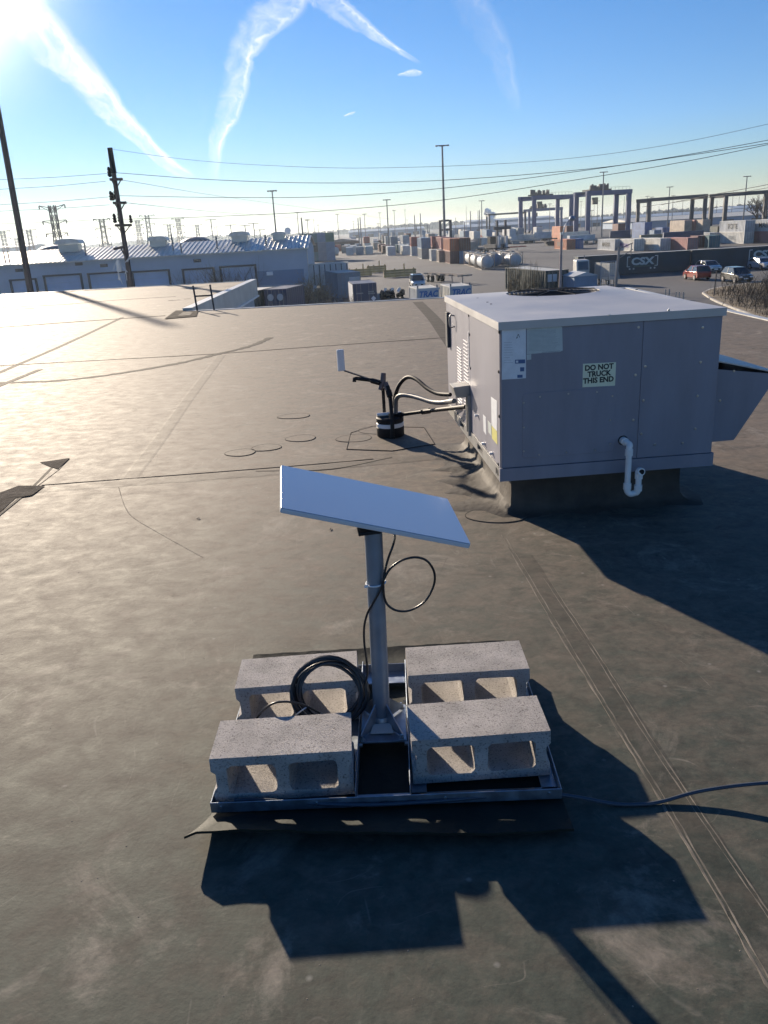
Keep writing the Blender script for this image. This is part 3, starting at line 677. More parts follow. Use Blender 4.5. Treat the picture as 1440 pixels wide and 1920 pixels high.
fsticker([(987.5, 665), (996, 664), (996, 674), (988, 675)], 'paper_label', M_['sticker2'], .0010)
sg, PS = fsticker([(1093, 682), (1155, 679), (1153, 723), (1092, 726)], 'warning_sign', M_['signbg'], .0016)
# print on labels
def frect(parent, x0, y0, x1, y1, mt, off=.0019, name='printed_block'):
    P = [fp(x0, y0), fp(x1, y0-.03*(x1-x0)), fp(x1, y1-.03*(x1-x0)), fp(x0, y1)]; m = MB(); m.prism(P, 'y', -off, -off+.0004); return m.build(name, mt, parent)
frect(lb1, *Z5(338, 405), *Z5(382, 422), M_['inkblue']); frect(lb1, *Z5(360, 438), *Z5(378, 456), M_['inkblue']); frect(lb1, *Z5(348, 471), *Z5(371, 484), M_['inkblue'])
o = frect(lb1, *Z5(342, 409), *Z5(352, 418), M_['sticker'], .0021)
m = MB(); A, B, C_, D_ = [fp(*Z5(*q)) for q in ((344, 312), (352, 293), (358, 308), (356, 291))]
for s0, s1 in ((A, B), (B, C_), (A, fp(*Z5(350, 308)))): m.bar((s0[0], -.0019, s0[1]), (s1[0], -.0019, s1[1]), .0022, .0004, (0, 1, 0))
m.build('pen_mark', M_['ink'], lb1)
m = MB()
for i in range(17):
    yy = 279+i*5.4; n0 = random.uniform(395, 400); n1 = random.uniform(500, 535)
    A, B = fp(*Z5(n0, yy)), fp(*Z5(n1, yy-3)); m.bar((A[0], -.0014, A[1]), (B[0], -.0014, B[1]), .0011, .0004, (0, 1, 0))
A, B = fp(*Z5(455, 373)), fp(*Z5(535, 367)); m.bar((A[0], -.0014, A[1]), (B[0], -.0014, B[1]), .003, .0004, (0, 1, 0))
m.build('printed_lines', M_['inkfaint'], lb2)
m = MB(); random.seed(5)
for i in range(9):
    yy = 330+i*11; n0 = 290; n1 = random.uniform(315, 330); A, B = fp(*Z5(n0, yy)), fp(*Z5(n1, yy-.5)); m.bar((A[0], -.0016, A[1]), (B[0], -.0016, B[1]), .0011, .0004, (0, 1, 0))
m.build('printed_lines', M_['inkfaint'], lb1)
# sign lettering
lines = [('DO NOT', (704, 438)), ('TRUCK', (704, 466)), ('THIS END', (701, 494))]
for s_, q in lines:
    u, z = fp(*Z5(*q)); text('lettering', s_, .0375, M_['ink'], sg, basis((u, -.0022, z), (1, 0, .012), (-.012, 0, 1)), ext=.0003, bold=.0015, sx=.98)
# pvc condensate drain
u0_, z0_ = fp(*Z5(808, 756)); m = MB(); m.M = Matrix.Translation((u0_, -.001, z0_)) @ Matrix.Rotation(PI/2, 4, 'X')
m.lathe([(.026, -.001), (.026, .0005)], 24); m.build('drain_hole', M_['dark'], AC)
u1, z1_ = fp(*Z5(835, 800), -.075); zbm = fp(*Z5(834, 965), -.075)[1]; u2, z2_ = fp(*Z5(878, 895), -.085); zlo = fp(*Z5(868, 990), -.08)[1]
DR = MB(); DR.tube(smoothpath([(u0_, .01, z0_), (u0_, -.035, z0_), (u0_+.012, -.062, z0_-.008), (u1, -.075, z1_+.012), (u1, -.075, z1_-.02)], 6), .0165, 16)
DR.tube([(u1, -.075, z1_+.0), (u1, -.075, zbm)], .0155, 16)
DR.tube(smoothpath([(u1, -.075, zbm+.02), (u1, -.076, zbm-.012), (u1+.016, -.078, zbm-.030), (u2-.018, -.080, zlo+.006), (u2-.004, -.083, zlo+.012), (u2, -.085, zlo+.035)], 6), .0165, 16)
DR.tube([(u2, -.085, zlo+.03), (u2, -.085, z2_-.01)], .0155, 16)
DRO = DR.build('drain_pipe', M_['pvc'], AC, smooth=True)
m = MB()
for (a, b) in (((u1, -.075, z1_+.006), (u1, -.075, z1_-.028)), ((u1, -.075, zbm+.028), (u1, -.075, zbm-.004)), ((u2, -.085, zlo+.02), (u2, -.085, zlo+.052)), ((u2, -.085, z2_-.035), (u2, -.085, z2_-.004)), ((u0_, -.003, z0_), (u0_, -.035, z0_))): m.tube([a, b], .0205, 18)
m.build('pipe_coupling', M_['pvc'], DRO, smooth=True)
m = MB(); m.tube([(u2, -.085, z2_-.004), (u2+.002, -.09, z2_+.006), (u2+.004, -.110, z2_+.008)], [.0205, .0215, .0205], 18); m.tube([(u2+.004, -.1101, z2_+.008), (u2+.004, -.1105, z2_+.008)], .0150, 18); m.build('open_elbow', M_['pvc'], DRO, smooth=True)
m = MB(); m.tube([(u2+.004, -.1107, z2_+.008), (u2+.004, -.1112, z2_+.008)], .0145, 18); m.build('bore', M_['dark'], DRO)
# left side: louvres, labels, box
def lbox(x0, y0, x1, y1, name, mt, off, parent=AC, t=.0005):
    a = lp(x0, y0); b = lp(x1, y1); m = MB(); m.box((-off, min(a[0], b[0]), min(a[1], b[1])), (-.0003, max(a[0], b[0]), max(a[1], b[1]))); return m.build(name, mt, parent)
for (vA, vB, zA, zB, nb) in ((vs_+.30, vs_+.46, AZ0+.16, AZ1-.28, 20), (vs_+.06, vs_+.21, AZ0+.13, AZ1-.20, 22)):
    m = MB()
    for k in range(nb):
        z = zA+(zB-zA)*k/nb; m.prism([(-.0005, z), (-.005, z+.002), (-.005, z+.003), (-.0005, z+.006)], 'y', vA, vB)
    m.build('louvre_bank', M_['cabinet'], AC, kind='stuff')
m = MB(); v0, _ = lp(873, 680); m.box((-.003, vs_+.02, AZ1-.36), (-.0005, vs_+.036, AZ1-.15)); m.build('lit_louvre_strip', M_['white'], AC)  # white strip painted in for the sunlit column of louvres
v0 = vs_; zz = lp(883, 733)[1]
m = MB(); m.prism([(-.085, zz-.045), (-.001, zz-.045), (-.001, zz+.030), (-.105, zz+.022)], 'y', v0+.01, v0+.16); m.build('junction_box', M_['rail'], AC, bevel=.003)
m = MB(); m.box((-.02, v0-.012, AZ0+.04), (-.0005, v0-.004, zz-.03)); m.box((-.024, v0+.02, AZ0+.06), (-.0005, v0+.045, zz-.035)); m.build('conduit_strap', M_['rail'], AC)
def lquad(pts, name, mt, off, parent=AC):
    P = [lp(*p) for p in pts]; m = MB(); m.prism(P, 'x', -off, -.0002); return m.build(name, mt, parent)
lquad([(921, 744), (932, 752), (932, 808), (922, 797)], 'paper_label', M_['sticker'], .0012)
lquad([(922, 798), (932, 809), (933, 834), (923, 822)], 'paper_label', M_['yellow'], .0012)
lquad([(906, 777), (911, 783), (912, 816), (907, 808)], 'paper_label', M_['sticker'], .0012)
lquad([(915, 789), (921, 795), (922, 818), (916, 810)], 'paper_label', M_['sticker2'], .0012)
for q in ((896, 779), (909, 832), (924, 850)):
    v, z = lp(*q); m = MB(); m.box((-.02, v-.012, z-.006), (-.0005, v+.012, z+.008)); m.build('latch', M_['white'], AC, bevel=.003)
v, z = lp(851, 600); m = MB(); m.tube(smoothpath([(-.001, v-.02, z+.03), (-.03, v-.02, z+.03), (-.03, v-.02, z-.04), (-.001, v-.02, z-.04)], 4), .005, 8); m.build('pull_handle', M_['rail'], AC, smooth=True)
m = MB(); m.box((-.022, AD-.16, AZ1-.34), (-.0005, AD-.08, AZ1-.10)); m.build('disconnect_box', M_['waredark'], AC, bevel=.004)
# fresh air hood on the right side
hv = .10; H = [fp(*p, hv) for p in ((1350, 690), (1452, 702), (1376, 826), (1334, 829))]
u_in = AW+.002; zt1 = H[0][1]; zt2 = H[1][1]; ux = max(H[1][0], u_in+.38); ub = H[2][0]; zb1 = H[3][1]
hood = MB(); pr = [(u_in, zt1), (ux, zt2), (ub, zb1+.002), (u_in, zb1)]
hood.prism(pr, 'y', hv, hv+.004); HO = hood.build('intake_hood', M_['cabinet'], AC, bevel=.001, seg=1)
m = MB(); m.prism(pr, 'y', hv+.62, hv+.624); m.build('hood_cheek', M_['cabinet'], HO)
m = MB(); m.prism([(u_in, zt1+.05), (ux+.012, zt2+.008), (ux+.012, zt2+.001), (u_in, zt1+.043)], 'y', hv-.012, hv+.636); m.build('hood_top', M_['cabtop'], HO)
m = MB(); m.box((u_in+.002, hv+.005, zt1+.001), (u_in+.01, hv+.6, zt1+.042)); m.prism([(ux-.004, zt2-.001), (ub-.004, zb1+.004), (ub-.012, zb1+.004), (ux-.012, zt2-.001)], 'y', hv+.0045, hv+.6195); m.build('intake_screen', M_['rail'], HO)
for q in ((1376, 696), (1350, 751)):
    u, z = fp(*q, hv); screw(u, hv-.0005, z, (0, -1, 0), HO)
# roof kerb that carries the unit, with membrane flashed up its sides
def curb_mesh():
    m = MB(); rnd = random.Random(9); u0c, u1c, v0c, v1c = .095, 1.055, .17, 1.60
    prof = [(.0, .248), (.0, .12), (.006, .055), (.022, .028), (.055, .012), (.115, .003), (.15, -.004)]
    pts = []
    base = []
    def side(a, b, nrm, n):
        for k in range(n):
            t = k/n; base.append(((a[0]+(b[0]-a[0])*t, a[1]+(b[1]-a[1])*t), nrm))
    side((u0c, v0c), (u1c, v0c), (0, -1), 14); side((u1c, v0c), (u1c, v1c), (1, 0), 18); side((u1c, v1c), (u0c, v1c), (0, 1), 14); side((u0c, v1c), (u0c, v0c), (-1, 0), 26)
    n = len(base); cen = Vector(((u0c+u1c)/2, (v0c+v1c)/2))
    for i, (p, nr) in enumerate(base):
        pn = base[i-1][1]; d = Vector((nr[0]+pn[0], nr[1]+pn[1])) if pn != nr else Vector(nr)
        wob = 1+.25*math.sin(i*1.3)+.2*rnd.uniform(-1, 1)
        k = 1.9 if nr == (-1, 0) else (.55 if nr == (0, -1) else 1)
        for (o_, z_) in prof: pts.append((p[0]+d.x*o_*k*wob, p[1]+d.y*o_*k*wob, z_+(rnd.uniform(-.003, .003) if 0 < z_ < .2 else 0)))
    q = len(prof); fs = [(i*q+j, ((i+1) % n)*q+j, ((i+1) % n)*q+j+1, i*q+j+1) for i in range(n) for j in range(q-1)]
    return m.add(pts, fs)
o = curb_mesh().build('roof_curb', M_['curb'], smooth=True); o.location = AO; o.rotation_euler = (0, 0, AA)
tag(o, 'raised curb wrapped in dark roof membrane under the air conditioner', 'curb')

# ================================================================== SMALL ANTENNA STAND
Z6 = lambda x, y: (600+x/3.6, 620+y/3.6)
BY = 6.18; bc = at(733, 820, 0); bx, by = bc.x+.0, 6.16
ST = thing('antenna_stand', 'black pipe stand standing in a black and white weighted bucket beside the air conditioner', 'antenna stand', (bx, by, 0))
def L6(x, y, Y): return atY(*Z6(x, y), Y)-ST.location
m = MB(); m.lathe([(.100, 0), (.108, .01), (.108, .075), (.104, .078)], 28); m.build('bucket', M_['blackpl'], ST, smooth=True)
m = MB(); m.lathe([(.105, .079), (.107, .084), (.107, .108), (.104, .111)], 28); m.build('bucket_band', M_['white'], ST, smooth=True)
m = MB(); m.lathe([(.105, .112), (.108, .118), (.108, .150), (.095, .158), (.02, .160)], 28); m.build('bucket', M_['blackpl'], ST, smooth=True)
m = MB(); m.tube([(-.10, .0, .172), (.09, .02, .172)], .014, 10); m.build('ballast_bar', M_['white'], ST, smooth=True)
Yp = BY
m = MB(); m.tube([L6(437, 600, Yp+.06), L6(425, 385, Yp+.04)], .0135, 12); m.build('upright_pipe', M_['blackpl'], ST, smooth=True)
m = MB(); m.tube(smoothpath([L6(455, 372, Yp-.02), L6(470, 430, Yp-.04), L6(480, 520, Yp-.08), L6(488, 640, Yp-.13), L6(488, 725, Yp-.13)], 5), .016, 12)
for (a, b) in (((462, 405), (472, 445)), ((482, 560), (487, 610)), ((487, 700), (488, 730))): m.tube([L6(*a, Yp-.05), L6(*b, Yp-.07 if a[1] < 600 else Yp-.13)], .024, 12)
m.build('upright_pipe', M_['blackpl'], ST, smooth=True)
m = MB(); m.tube([L6(428, 285, Yp+.02), L6(424, 345, Yp+.01), L6(405, 400, Yp)], [.020, .024, .018], 12); m.tube([L6(440, 350, Yp), L6(458, 400, Yp-.02)], .021, 12); m.build('pipe_tee', mat('weathered_pipe', (.17, .13, .13), .5, var=.2, scale=30), ST, smooth=True)
m = MB(); m.tube([L6(420, 352, Yp), L6(350, 335, Yp+.03), L6(240, 322, Yp+.06)], .0145, 12); m.tube([L6(250, 322, Yp+.06), L6(232, 324, Yp+.06), L6(232, 345, Yp+.06)], .016, 10)
m.tube([L6(405, 352, Yp), L6(348, 337, Yp+.03)], .021, 12); m.build('boom_pipe', M_['blackpl'], ST, smooth=True)
m = MB(); m.bar(L6(330, 325, Yp+.05), L6(165, 270, Yp+.10), .028, .006); m.build('boom_strap', M_['blackpl'], ST)
m = MB(); m.tube([L6(515, 572, Yp-.02), L6(700, 545, Yp-.2), L6(985, 512, 5.0)], .0145, 12)
m.tube([L6(690, 547, Yp-.19), L6(740, 540, Yp-.24)], .022, 12); m.tube([L6(515, 572, Yp-.02), L6(550, 568, Yp-.06)], .021, 12); m.build('outrigger_pipe', M_['blackpl'], ST, smooth=True)
pl = thing('panel_antenna', 'slim white panel antenna on the end of the black pipe boom', 'antenna', atY(*Z6(140, 200), Yp+.10), R(20))
m = MB(); m.box((-.028, -.012, -.083), (.028, .012, .083)); m.build('panel', M_['white'], pl, bevel=.005)
m = MB(); m.box((-.012, .0125, -.05), (.012, .02, .03)); m.build('rear_clip', M_['blackpl'], pl)
def hose(pts, r, mt, label):
    P = smoothpath(pts, 12); n = len(P); rr_ = [r*(1+.06*(i % 2)) for i in range(n)]
    tag(MB().tube(P, rr_, 12).build('hose', mt, smooth=True), label, 'hose')
W6 = lambda x, y, Y: atY(*Z6(x, y), Y)
hose([W6(512, 560, 6.15), W6(512, 510, 6.15), W6(516, 462, 6.13), W6(545, 437, 6.08), W6(610, 440, 5.98), W6(680, 458, 5.85), W6(750, 480, 5.72), W6(815, 486, 5.6), W6(862, 480, 5.5), W6(905, 474, 5.3)], .0165, mat('grey_hose', (.16, .16, .16), .5, var=.1), 'grey ribbed conduit hose running from the stand to the air conditioner')
hose([W6(505, 520, 6.2), W6(506, 450, 6.18), W6(528, 380, 6.15), W6(565, 330, 6.1), W6(605, 313, 6.03), W6(655, 332, 5.93), W6(725, 390, 5.78), W6(795, 424, 5.65), W6(880, 432, 5.5)], .0145, M_['blackpl'], 'black hose arching high between the stand and the air conditioner')

# ------------------------------------------------------------------ ladder rails
la, lb_ = at(371, 584), at(403, 582)
LD = thing('roof_ladder', 'top rails and one rung of a weathered ladder sticking up past the roof edge', 'ladder', ((la.x+lb_.x)/2, la.y+.05, 0))
la_ = la-LD.location; lc_ = lb_-LD.location
for p in (la_, lc_):
    m = MB(); m.bar((p.x+.02, .0, -.9), (p.x-.055, .05, .56), .055, .03); m.build('side_rail', M_['pole'], LD)
m = MB(); m.bar((la_.x-.02, .03, .33), (lc_.x-.02, .03, .33), .035, .035); m.build('rung', M_['pole'], LD)
m = MB(); m.bar((la_.x+.02, .0, -.02), (lc_.x+.02, .0, -.02), .035, .035); m.build('rung', M_['pole'], LD)

# grit on the roof
rg = random.Random(21); m = MB()
for k in range(190):
    y = 1.1+rg.random()**1.6*8; x = rg.uniform(-.55, .6)*y
    if x > 4.5 or (-.62 < x < .55 and 1.6 < y < 2.8): continue
    s_ = rg.uniform(.001, .0024)*(1+y*.12); a = rg.random()*3
    m.add([(x+s_*math.cos(a)*1.4, y+s_*math.sin(a), 0), (x-s_*math.sin(a), y+s_*math.cos(a), 0), (x-s_*math.cos(a), y-s_*math.sin(a)*1.3, 0), (x+s_*math.sin(a), y-s_*math.cos(a), 0), (x, y, s_*.35)], [(0, 1, 4), (1, 2, 4), (2, 3, 4), (3, 0, 4)])
m.build('grit', M_['seam_pale'], kind='stuff', label='scattered pale grit on the dark roof membrane')
for (px, py, ln, an) in ((409, 0, 0, 0), (620, 993, .035, 80), (372, 973, .02, 10), (870, 945, .02, 30)):
    if ln == 0: continue
    p = at(px, py); m = MB(); d = Vector((math.cos(R(an)), math.sin(R(an)), 0))*ln/2
    m.tube([p-d+Vector((0, 0, .004)), p+Vector((0, 0, .006)), p+d+Vector((0, 0, .004))], [.002, .003, .0015], 5)
    tag(m.build('twig', M_['seam_pale']), {620: 'short pale stick lying on the roof left of the mast', 1305: 'pale splinter on the roof right of the blocks, at the shadow edge', 372: 'tiny stick on the dusty roof far left of the dish', 870: 'tiny pale splinter on the roof near the right tip of the dish'}[px], 'stick')

# ================================================================== THE YARD
_cache = {}
def container_meshes(c, L, H, W=2.44, k=8.0):
    key = (c, L, H, W)
    if key in _cache: return _cache[key]
    def me(m, name, mt):
        o = m.build(name, mt); d = o.data; bpy.data.objects.remove(o); return (name, d)
    out = []
    # corrugated body: two long sides, far end, near end panel
    m = MB(); n = max(4, int((L-.3)/.62)); zz = [(.14, 0)]; y = .14; pts = []
    st = (L-.28)/n
    for i in range(n):
        pts += [(y, 0), (y+st*.35, 0), (y+st*.5, .055), (y+st*.85, .055)]; y += st
    pts.append((L-.14, 0))
    for x0, sg_ in ((.04, 1), (W-.04, -1)):
        vs = []
        for yy, d in pts: vs += [(x0+sg_*d, yy, .16), (x0+sg_*d, yy, H-.12)]
        m.add(vs, [(2*i, 2*i+2, 2*i+3, 2*i+1) for i in range(len(pts)-1)])
    m.add([(.1, L-.05, .1), (W-.1, L-.05, .1), (W-.1, L-.05, H-.1), (.1, L-.05, H-.1)], [(0, 1, 2, 3)])
    out.append(me(m, 'body', cmat(c)))
    m = MB(); m.add([(.03, .03, H-.03), (W-.03, .03, H-.03), (W-.03, L-.03, H-.03), (.03, L-.03, H-.03)], [(0, 1, 2, 3)]); out.append(me(m, 'roof_panel', M_['roofpale'] if c in ('csx', 'dkgreen', 'bluegrey', 'white', 'pale') else cmat(c)))
    m = MB(); t = .13
    for x0 in (0, W-t):
        for y0 in (0, L-t): m.box((x0, y0, 0), (x0+t, y0+t, H))
        m.box((x0+.01, t, 0), (x0+t-.01, L-t, .16)); m.box((x0+.01, t, H-.12), (x0+t-.01, L-t, H-.006))
    for y0 in (0, L-t): m.box((t, y0+.01, .005), (W-t, y0+t-.01, .15)); m.box((t, y0+.01, H-.13), (W-t, y0+t-.01, H-.007))
    out.append(me(m, 'frame', cmat(c)))
    for s_ in (0, 1):
        x0 = .14 if s_ == 0 else W/2+.012; x1 = W/2-.012 if s_ == 0 else W-.14
        m = MB(); m.box((x0, .05, .16), (x1, .085, H-.14)); nb = 4
        for k in range(1, nb+1):
            zc = .16+(H-.3)*k/(nb+1); m.box((x0+.05, .042, zc-.1), (x1-.05, .0495, zc+.1))
        out.append(me(m, 'door_leaf', cmat(c)))
    bars = MB()
    for x in (.42, .86, W-.86, W-.42):
        b_ = MB(); b_.bar((x, .022, .10), (x, .022, H-.06), .045); out.append(me(b_, 'lock_rod', M_['polesteel']))
    _cache[key] = out; return out
M_['roofpale'] = mat('pale_container_roof', (.50, .50, .46), .6, var=.12, scale=.6)
def container(px, py, c, label, L=6.06, H=2.6, yaw=0, z=ZY, loc=None, group=None, detail=True, W=2.44):
    P = Vector(loc) if loc is not None else at(px, py, z)
    t = thing('shipping_container', label, 'container', (P.x, P.y, z), R(yaw), group)
    for nme, d in container_meshes(c, L, H, W):
        if not detail and nme == 'lock_rod': continue
        o = bpy.data.objects.new(nme, d); COL.objects.link(o); o.parent = t
    return t
def side_text(t, body, size, mt, L, H, y=None, z=None, sx=1.0, name='lettering'):
    # on the left (-x) long side, reads from far end to near end
    return text(name, body, size, mt, t, basis((-.012, y if y is not None else L/2, z or H/2), (0, -1, 0), (0, 0, 1)), ext=.01, bold=.012, sx=sx)
def end_text(t, body, size, mt, x, z, sx=1, y=-.012, shear=0, bold=.01):
    return text('lettering', body, size, mt, t, basis((x, y, z), (1, 0, 0), (0, 0, 1)), ext=.01, bold=bold, sx=sx, shear=shear)
GRP = 'containers standing in the freight yard'
Hc = 2.6
def stack(px, py, cols, labels, L=12.19, yaw=1.5):
    P = at(px, py, ZY); out = []
    for k, (c, lb) in enumerate(zip(cols, labels)):
        out.append(container(0, 0, c, lb, L=L, yaw=yaw+random.uniform(-.3, .3), z=ZY+k*(Hc+.01), loc=(P.x, P.y, 0), group=GRP))
    return out
stack(844, 495, ['maroon', 'orange'], ['maroon container under the bright orange one at the near corner of the container row', 'bright orange container on top at the near corner of the container row'])
stack(862, 494.3, ['steel', 'brown'], ['blue container at the right end of the row, under a dark brown one', 'dark brown container on top at the right end of the row'])
t = stack(823.5, 492, ['tan'], ['tan container on the ground with a white square logo, left of the maroon one'], L=6.06)[0]
stack(828, 487.5, ['maroon', 'pink'], ['dull maroon container behind the tan one', 'pinkish red container on top behind the bright orange one'], L=12.19)
m = MB(); m.box((-.03, 3.2, .7), (-.012, 3.3, 1.9)); m.box((-.03, 4.5, .7), (-.012, 4.6, 1.9)); m.box((-.03, 3.2, 1.8), (-.012, 4.6, 1.9)); m.box((-.03, 3.2, .7), (-.012, 4.6, .8)); m.build('logo_frame', M_['ink'], t)
stack(809, 489.5, ['white'], ['white container on the ground with pale corrugated side, left of the tan one'], L=6.06)
stack(811, 481, ['maroon', 'red'], ['maroon lower container behind the blue and grey pair', 'dark red container on top behind the blue and grey pair'], L=6.06)
stack(791, 486, ['grey', 'steel'], ['grey brown container under the slate blue one in the container row', 'slate blue container stacked on the grey brown one'])
stack(772, 480, ['white', 'red'], ['white container under a red one in the middle of the row', 'red container stacked on the white one in the middle of the row'], L=6.06)
stack(755, 476, ['green'], ['lone low dark green container in front of the pale stack'], L=6.06)
stack(744, 474, ['teal'], ['narrow teal container standing just left of the lone green one'], L=6.06)
stack(734, 472, ['bluegrey', 'bluegrey'], ['blue grey container at the bottom of the pale left stack', 'blue grey container at the top of the pale left stack'])
stack(724, 471, ['white', 'white'], ['white container at the bottom of the leftmost tall stack', 'white container at the top of the leftmost tall stack'])
stack(756, 469, ['pale', 'pale'], ['pale container at the bottom behind the lone green one', 'pale container on top behind the lone green one'])
stack(718, 463, ['olive', 'tan'], ['olive container at the bottom at the far left of the row', 'tan container on top at the far left of the row'])
random.seed(31)
for i, px in enumerate((701, 709)): stack(px, 462-i*.8, [['brown', 'maroon'][i]], [['brown container beside the far road, just left of the olive stack', 'maroon container beside the far road, touching the olive stack'][i]], L=12.19)
# orange and blue pair, mid yard
a = stack(1062, 468, ['orange'], ['orange container standing alone in the yard beside a blue one'], L=12.19, yaw=3)[0]
m = MB()
for k in range(6): m.box((-.03, 3+k*1.1, .8), (-.012, 3.6+k*1.1, 1.9))
m.build('faded_characters', M_['brown'], a, kind='stuff')
stack(1077, 467, ['blue'], ['bright blue container right of the lone orange one'], L=6.06, yaw=3)
# row with shipping line names
def named(px, py, c, lb, word=None, L=12.19, yaw=3.2, k=0, mt=None, size=1.3, sx=1.2, c2=None):
    P = at(px, py, ZY); t = container(0, 0, c, lb, L=L, yaw=yaw, z=ZY+k*(Hc+.01), loc=(P.x, P.y, 0), group=GRP)
    if word: side_text(t, word, size, mt or M_['ink'], L, Hc, y=L*.48, sx=sx)
    return t
named(1152, 470, 'pale', 'pale grey container lettered MAERSK left of the white one with purple lettering', 'MAERSK', yaw=4)
named(1188, 471, 'white', 'white container with purple lettering, third from the left of the row behind the green wall', 'Matson', mt=mat('purple_ink', (.12, .06, .28), .5), size=1.7, yaw=4)
named(1200, 468.5, 'bluegrey', 'blue grey container end showing between two white ones', L=6.06, yaw=0)
named(1237, 470, 'white', 'plain white container left of the pink corrugated one', yaw=3.2); 
named(1288, 470, 'pink', 'pink corrugated container behind the green wall of containers', yaw=4.2)
named(1307, 465, 'maroon', 'dark maroon container right of the long pink one', L=6.06, yaw=-5)
named(1328, 465, 'teal', 'dark teal container right of the dark maroon one', L=6.06, yaw=-5)
named(1329, 457, 'pale', 'pale container lettered MAERSK seen low behind the teal one', 'MAERSK', L=12.19, yaw=4.5, k=0)
named(1394, 457, 'white', 'white container with faint TOTE lettering at the bottom of its stack', 'TOTE', mt=M_['inkfaint'], L=12.19, yaw=4.8, k=0)
named(1394, 457, 'pale', 'pale container with bold TOTE lettering at the top of its stack', 'TOTE', L=12.19, yaw=4.8, k=1, size=1.6)
named(1464, 456, 'pink', 'pink corrugated container at the right picture edge under the grey one', L=12.19, yaw=8, k=0)
named(1464, 456, 'pale', 'pale grey container lettered MAERSK at the right picture edge', 'MAERSK', L=12.19, yaw=8, k=1, size=1.5)
for t_, zz_ in ((1, 0), ):
    pass
# long dark green wall of railway containers
for i, (x0, x1, lb) in enumerate(((29.6, 45.6, 'long dark green container with bracketed CSX lettering, left end of the green wall'), (45.8, 62.0, 'long dark green container with bracketed CSX lettering, right half of the green wall'), (62.2, 78.4, 'long dark green container continuing the green wall past the picture edge'))):
    Lx = x1-x0; t = thing('rail_container', lb, 'container', (x1, 118.6, ZY+.05), R(90), 'green rail containers in a line')
    for nme, d in container_meshes('csx', Lx, 2.75, 2.6):
        o = bpy.data.objects.new(nme, d); COL.objects.link(o); o.parent = t
    # this side faces the camera: local -x
    m = MB(); m.add([(-.002, .2, .2), (-.002, Lx-.2, .2), (-.002, Lx-.2, 2.6), (-.002, .2, 2.6)], [(0, 1, 2, 3)]); m.build('side_skin', cmat('csx'), t)
    if i < 2:
        yc = Lx-(9.2 if i == 0 else 10.7) if i == 0 else Lx-10.4
        text('lettering', 'CSX', 1.35, M_['sticker2'], t, basis((-.03, yc, 1.62), (0, -1, 0), (0, 0, 1)), ext=.01, bold=.055, sx=1.25)
        text('lettering', 'INTERMODAL', .3, mat('green_ink', (.12, .22, .12), .5), t, basis((-.03, yc, .98), (0, -1, 0), (0, 0, 1)), ext=.01, sx=1.3)
        for s_ in (-1, 1):
            m = MB(); yy = yc+s_*2.15
            m.box((-.04, yy-.06, .95), (-.01, yy+.06, 2.35)); m.box((-.04, min(yy, yy-s_*.4), 2.25), (-.01, max(yy, yy-s_*.4), 2.37)); m.box((-.04, min(yy, yy-s_*.4), .93), (-.01, max(yy, yy-s_*.4), 1.03)); m.build('bracket_mark', M_['sticker2'], t)
            for dy in (-.28, .28):
                m = MB(); m.M = Matrix.Translation((-.03, yc+s_*1.5+dy, .66)) @ Matrix.Rotation(PI/2, 4, 'Y'); m.lathe([(.13, -.01), (.13, .01)], 10); m.build('wheel_mark', M_['sticker2'], t)
M_['yardglass'] = M_['glass']

# ------------------------------------------------------------------ near boxes behind the roof edge
def at_top(px, py, h): return at(px, py, ZY+h)
t = container(0, 0, 'navy', 'dark blue freight container with white side and diamond placard, just past the roof edge', L=6.06, H=2.6, yaw=6, loc=tuple(at_top(661, 532.5, 2.6)), W=2.6)
m = MB(); m.add([(-.015, .2, .2), (-.015, 5.9, .2), (-.015, 5.9, 2.5), (-.015, .2, 2.5)], [(0, 1, 2, 3)]); m.build('white_side', M_['sticker'], t)
m = MB(); m.M = Matrix.Translation((2.2, -.03, .95)) @ Matrix.Rotation(PI/4, 4, 'Y'); m.box((-.2, -.01, -.2), (.2, .01, .2)); m.build('placard', M_['sticker'], t)
for (x0, z0, n_) in ((.35, 1.5, 6), (1.65, 1.62, 5), (1.65, 1.42, 6)):
    m = MB()
    for k in range(n_): m.box((x0+k*.13, -.04, z0), (x0+k*.13+.09, -.03, z0+.13))
    m.build('printed_characters', M_['inkfaint'], t, kind='stuff')
t = container(0, 0, 'bluegrey', 'large blue grey container with dark open end, behind the bare bushes', L=12.19, H=3.1, yaw=14, loc=tuple(at_top(632, 512, 3.1)), W=3.0)
m = MB(); m.box((1.5, -.03, 1.8), (2.9, -.01, 2.5)); m.build('white_panel', M_['pale'] if 'pale' in M_ else cmat('pale'), t)
t = container(0, 0, 'navy', 'dark container with two round white marks, near the roof ledge', L=6.06, H=2.6, yaw=-14, loc=tuple(at_top(494, 543, 2.6)), W=2.55)
for x in (.72, 1.82):
    m = MB(); m.M = Matrix.Translation((x, -.03, 1.75)) @ Matrix.Rotation(PI/2, 4, 'X'); m.lathe([(.36, -.01), (.36, .01)], 18); m.build('round_mark', cmat('pale'), t)
container(0, 0, 'dkgreen', 'dark container half hidden beside the blue wing wall', L=6.06, H=2.6, yaw=-14, loc=tuple(at_top(440, 547, 2.6)))
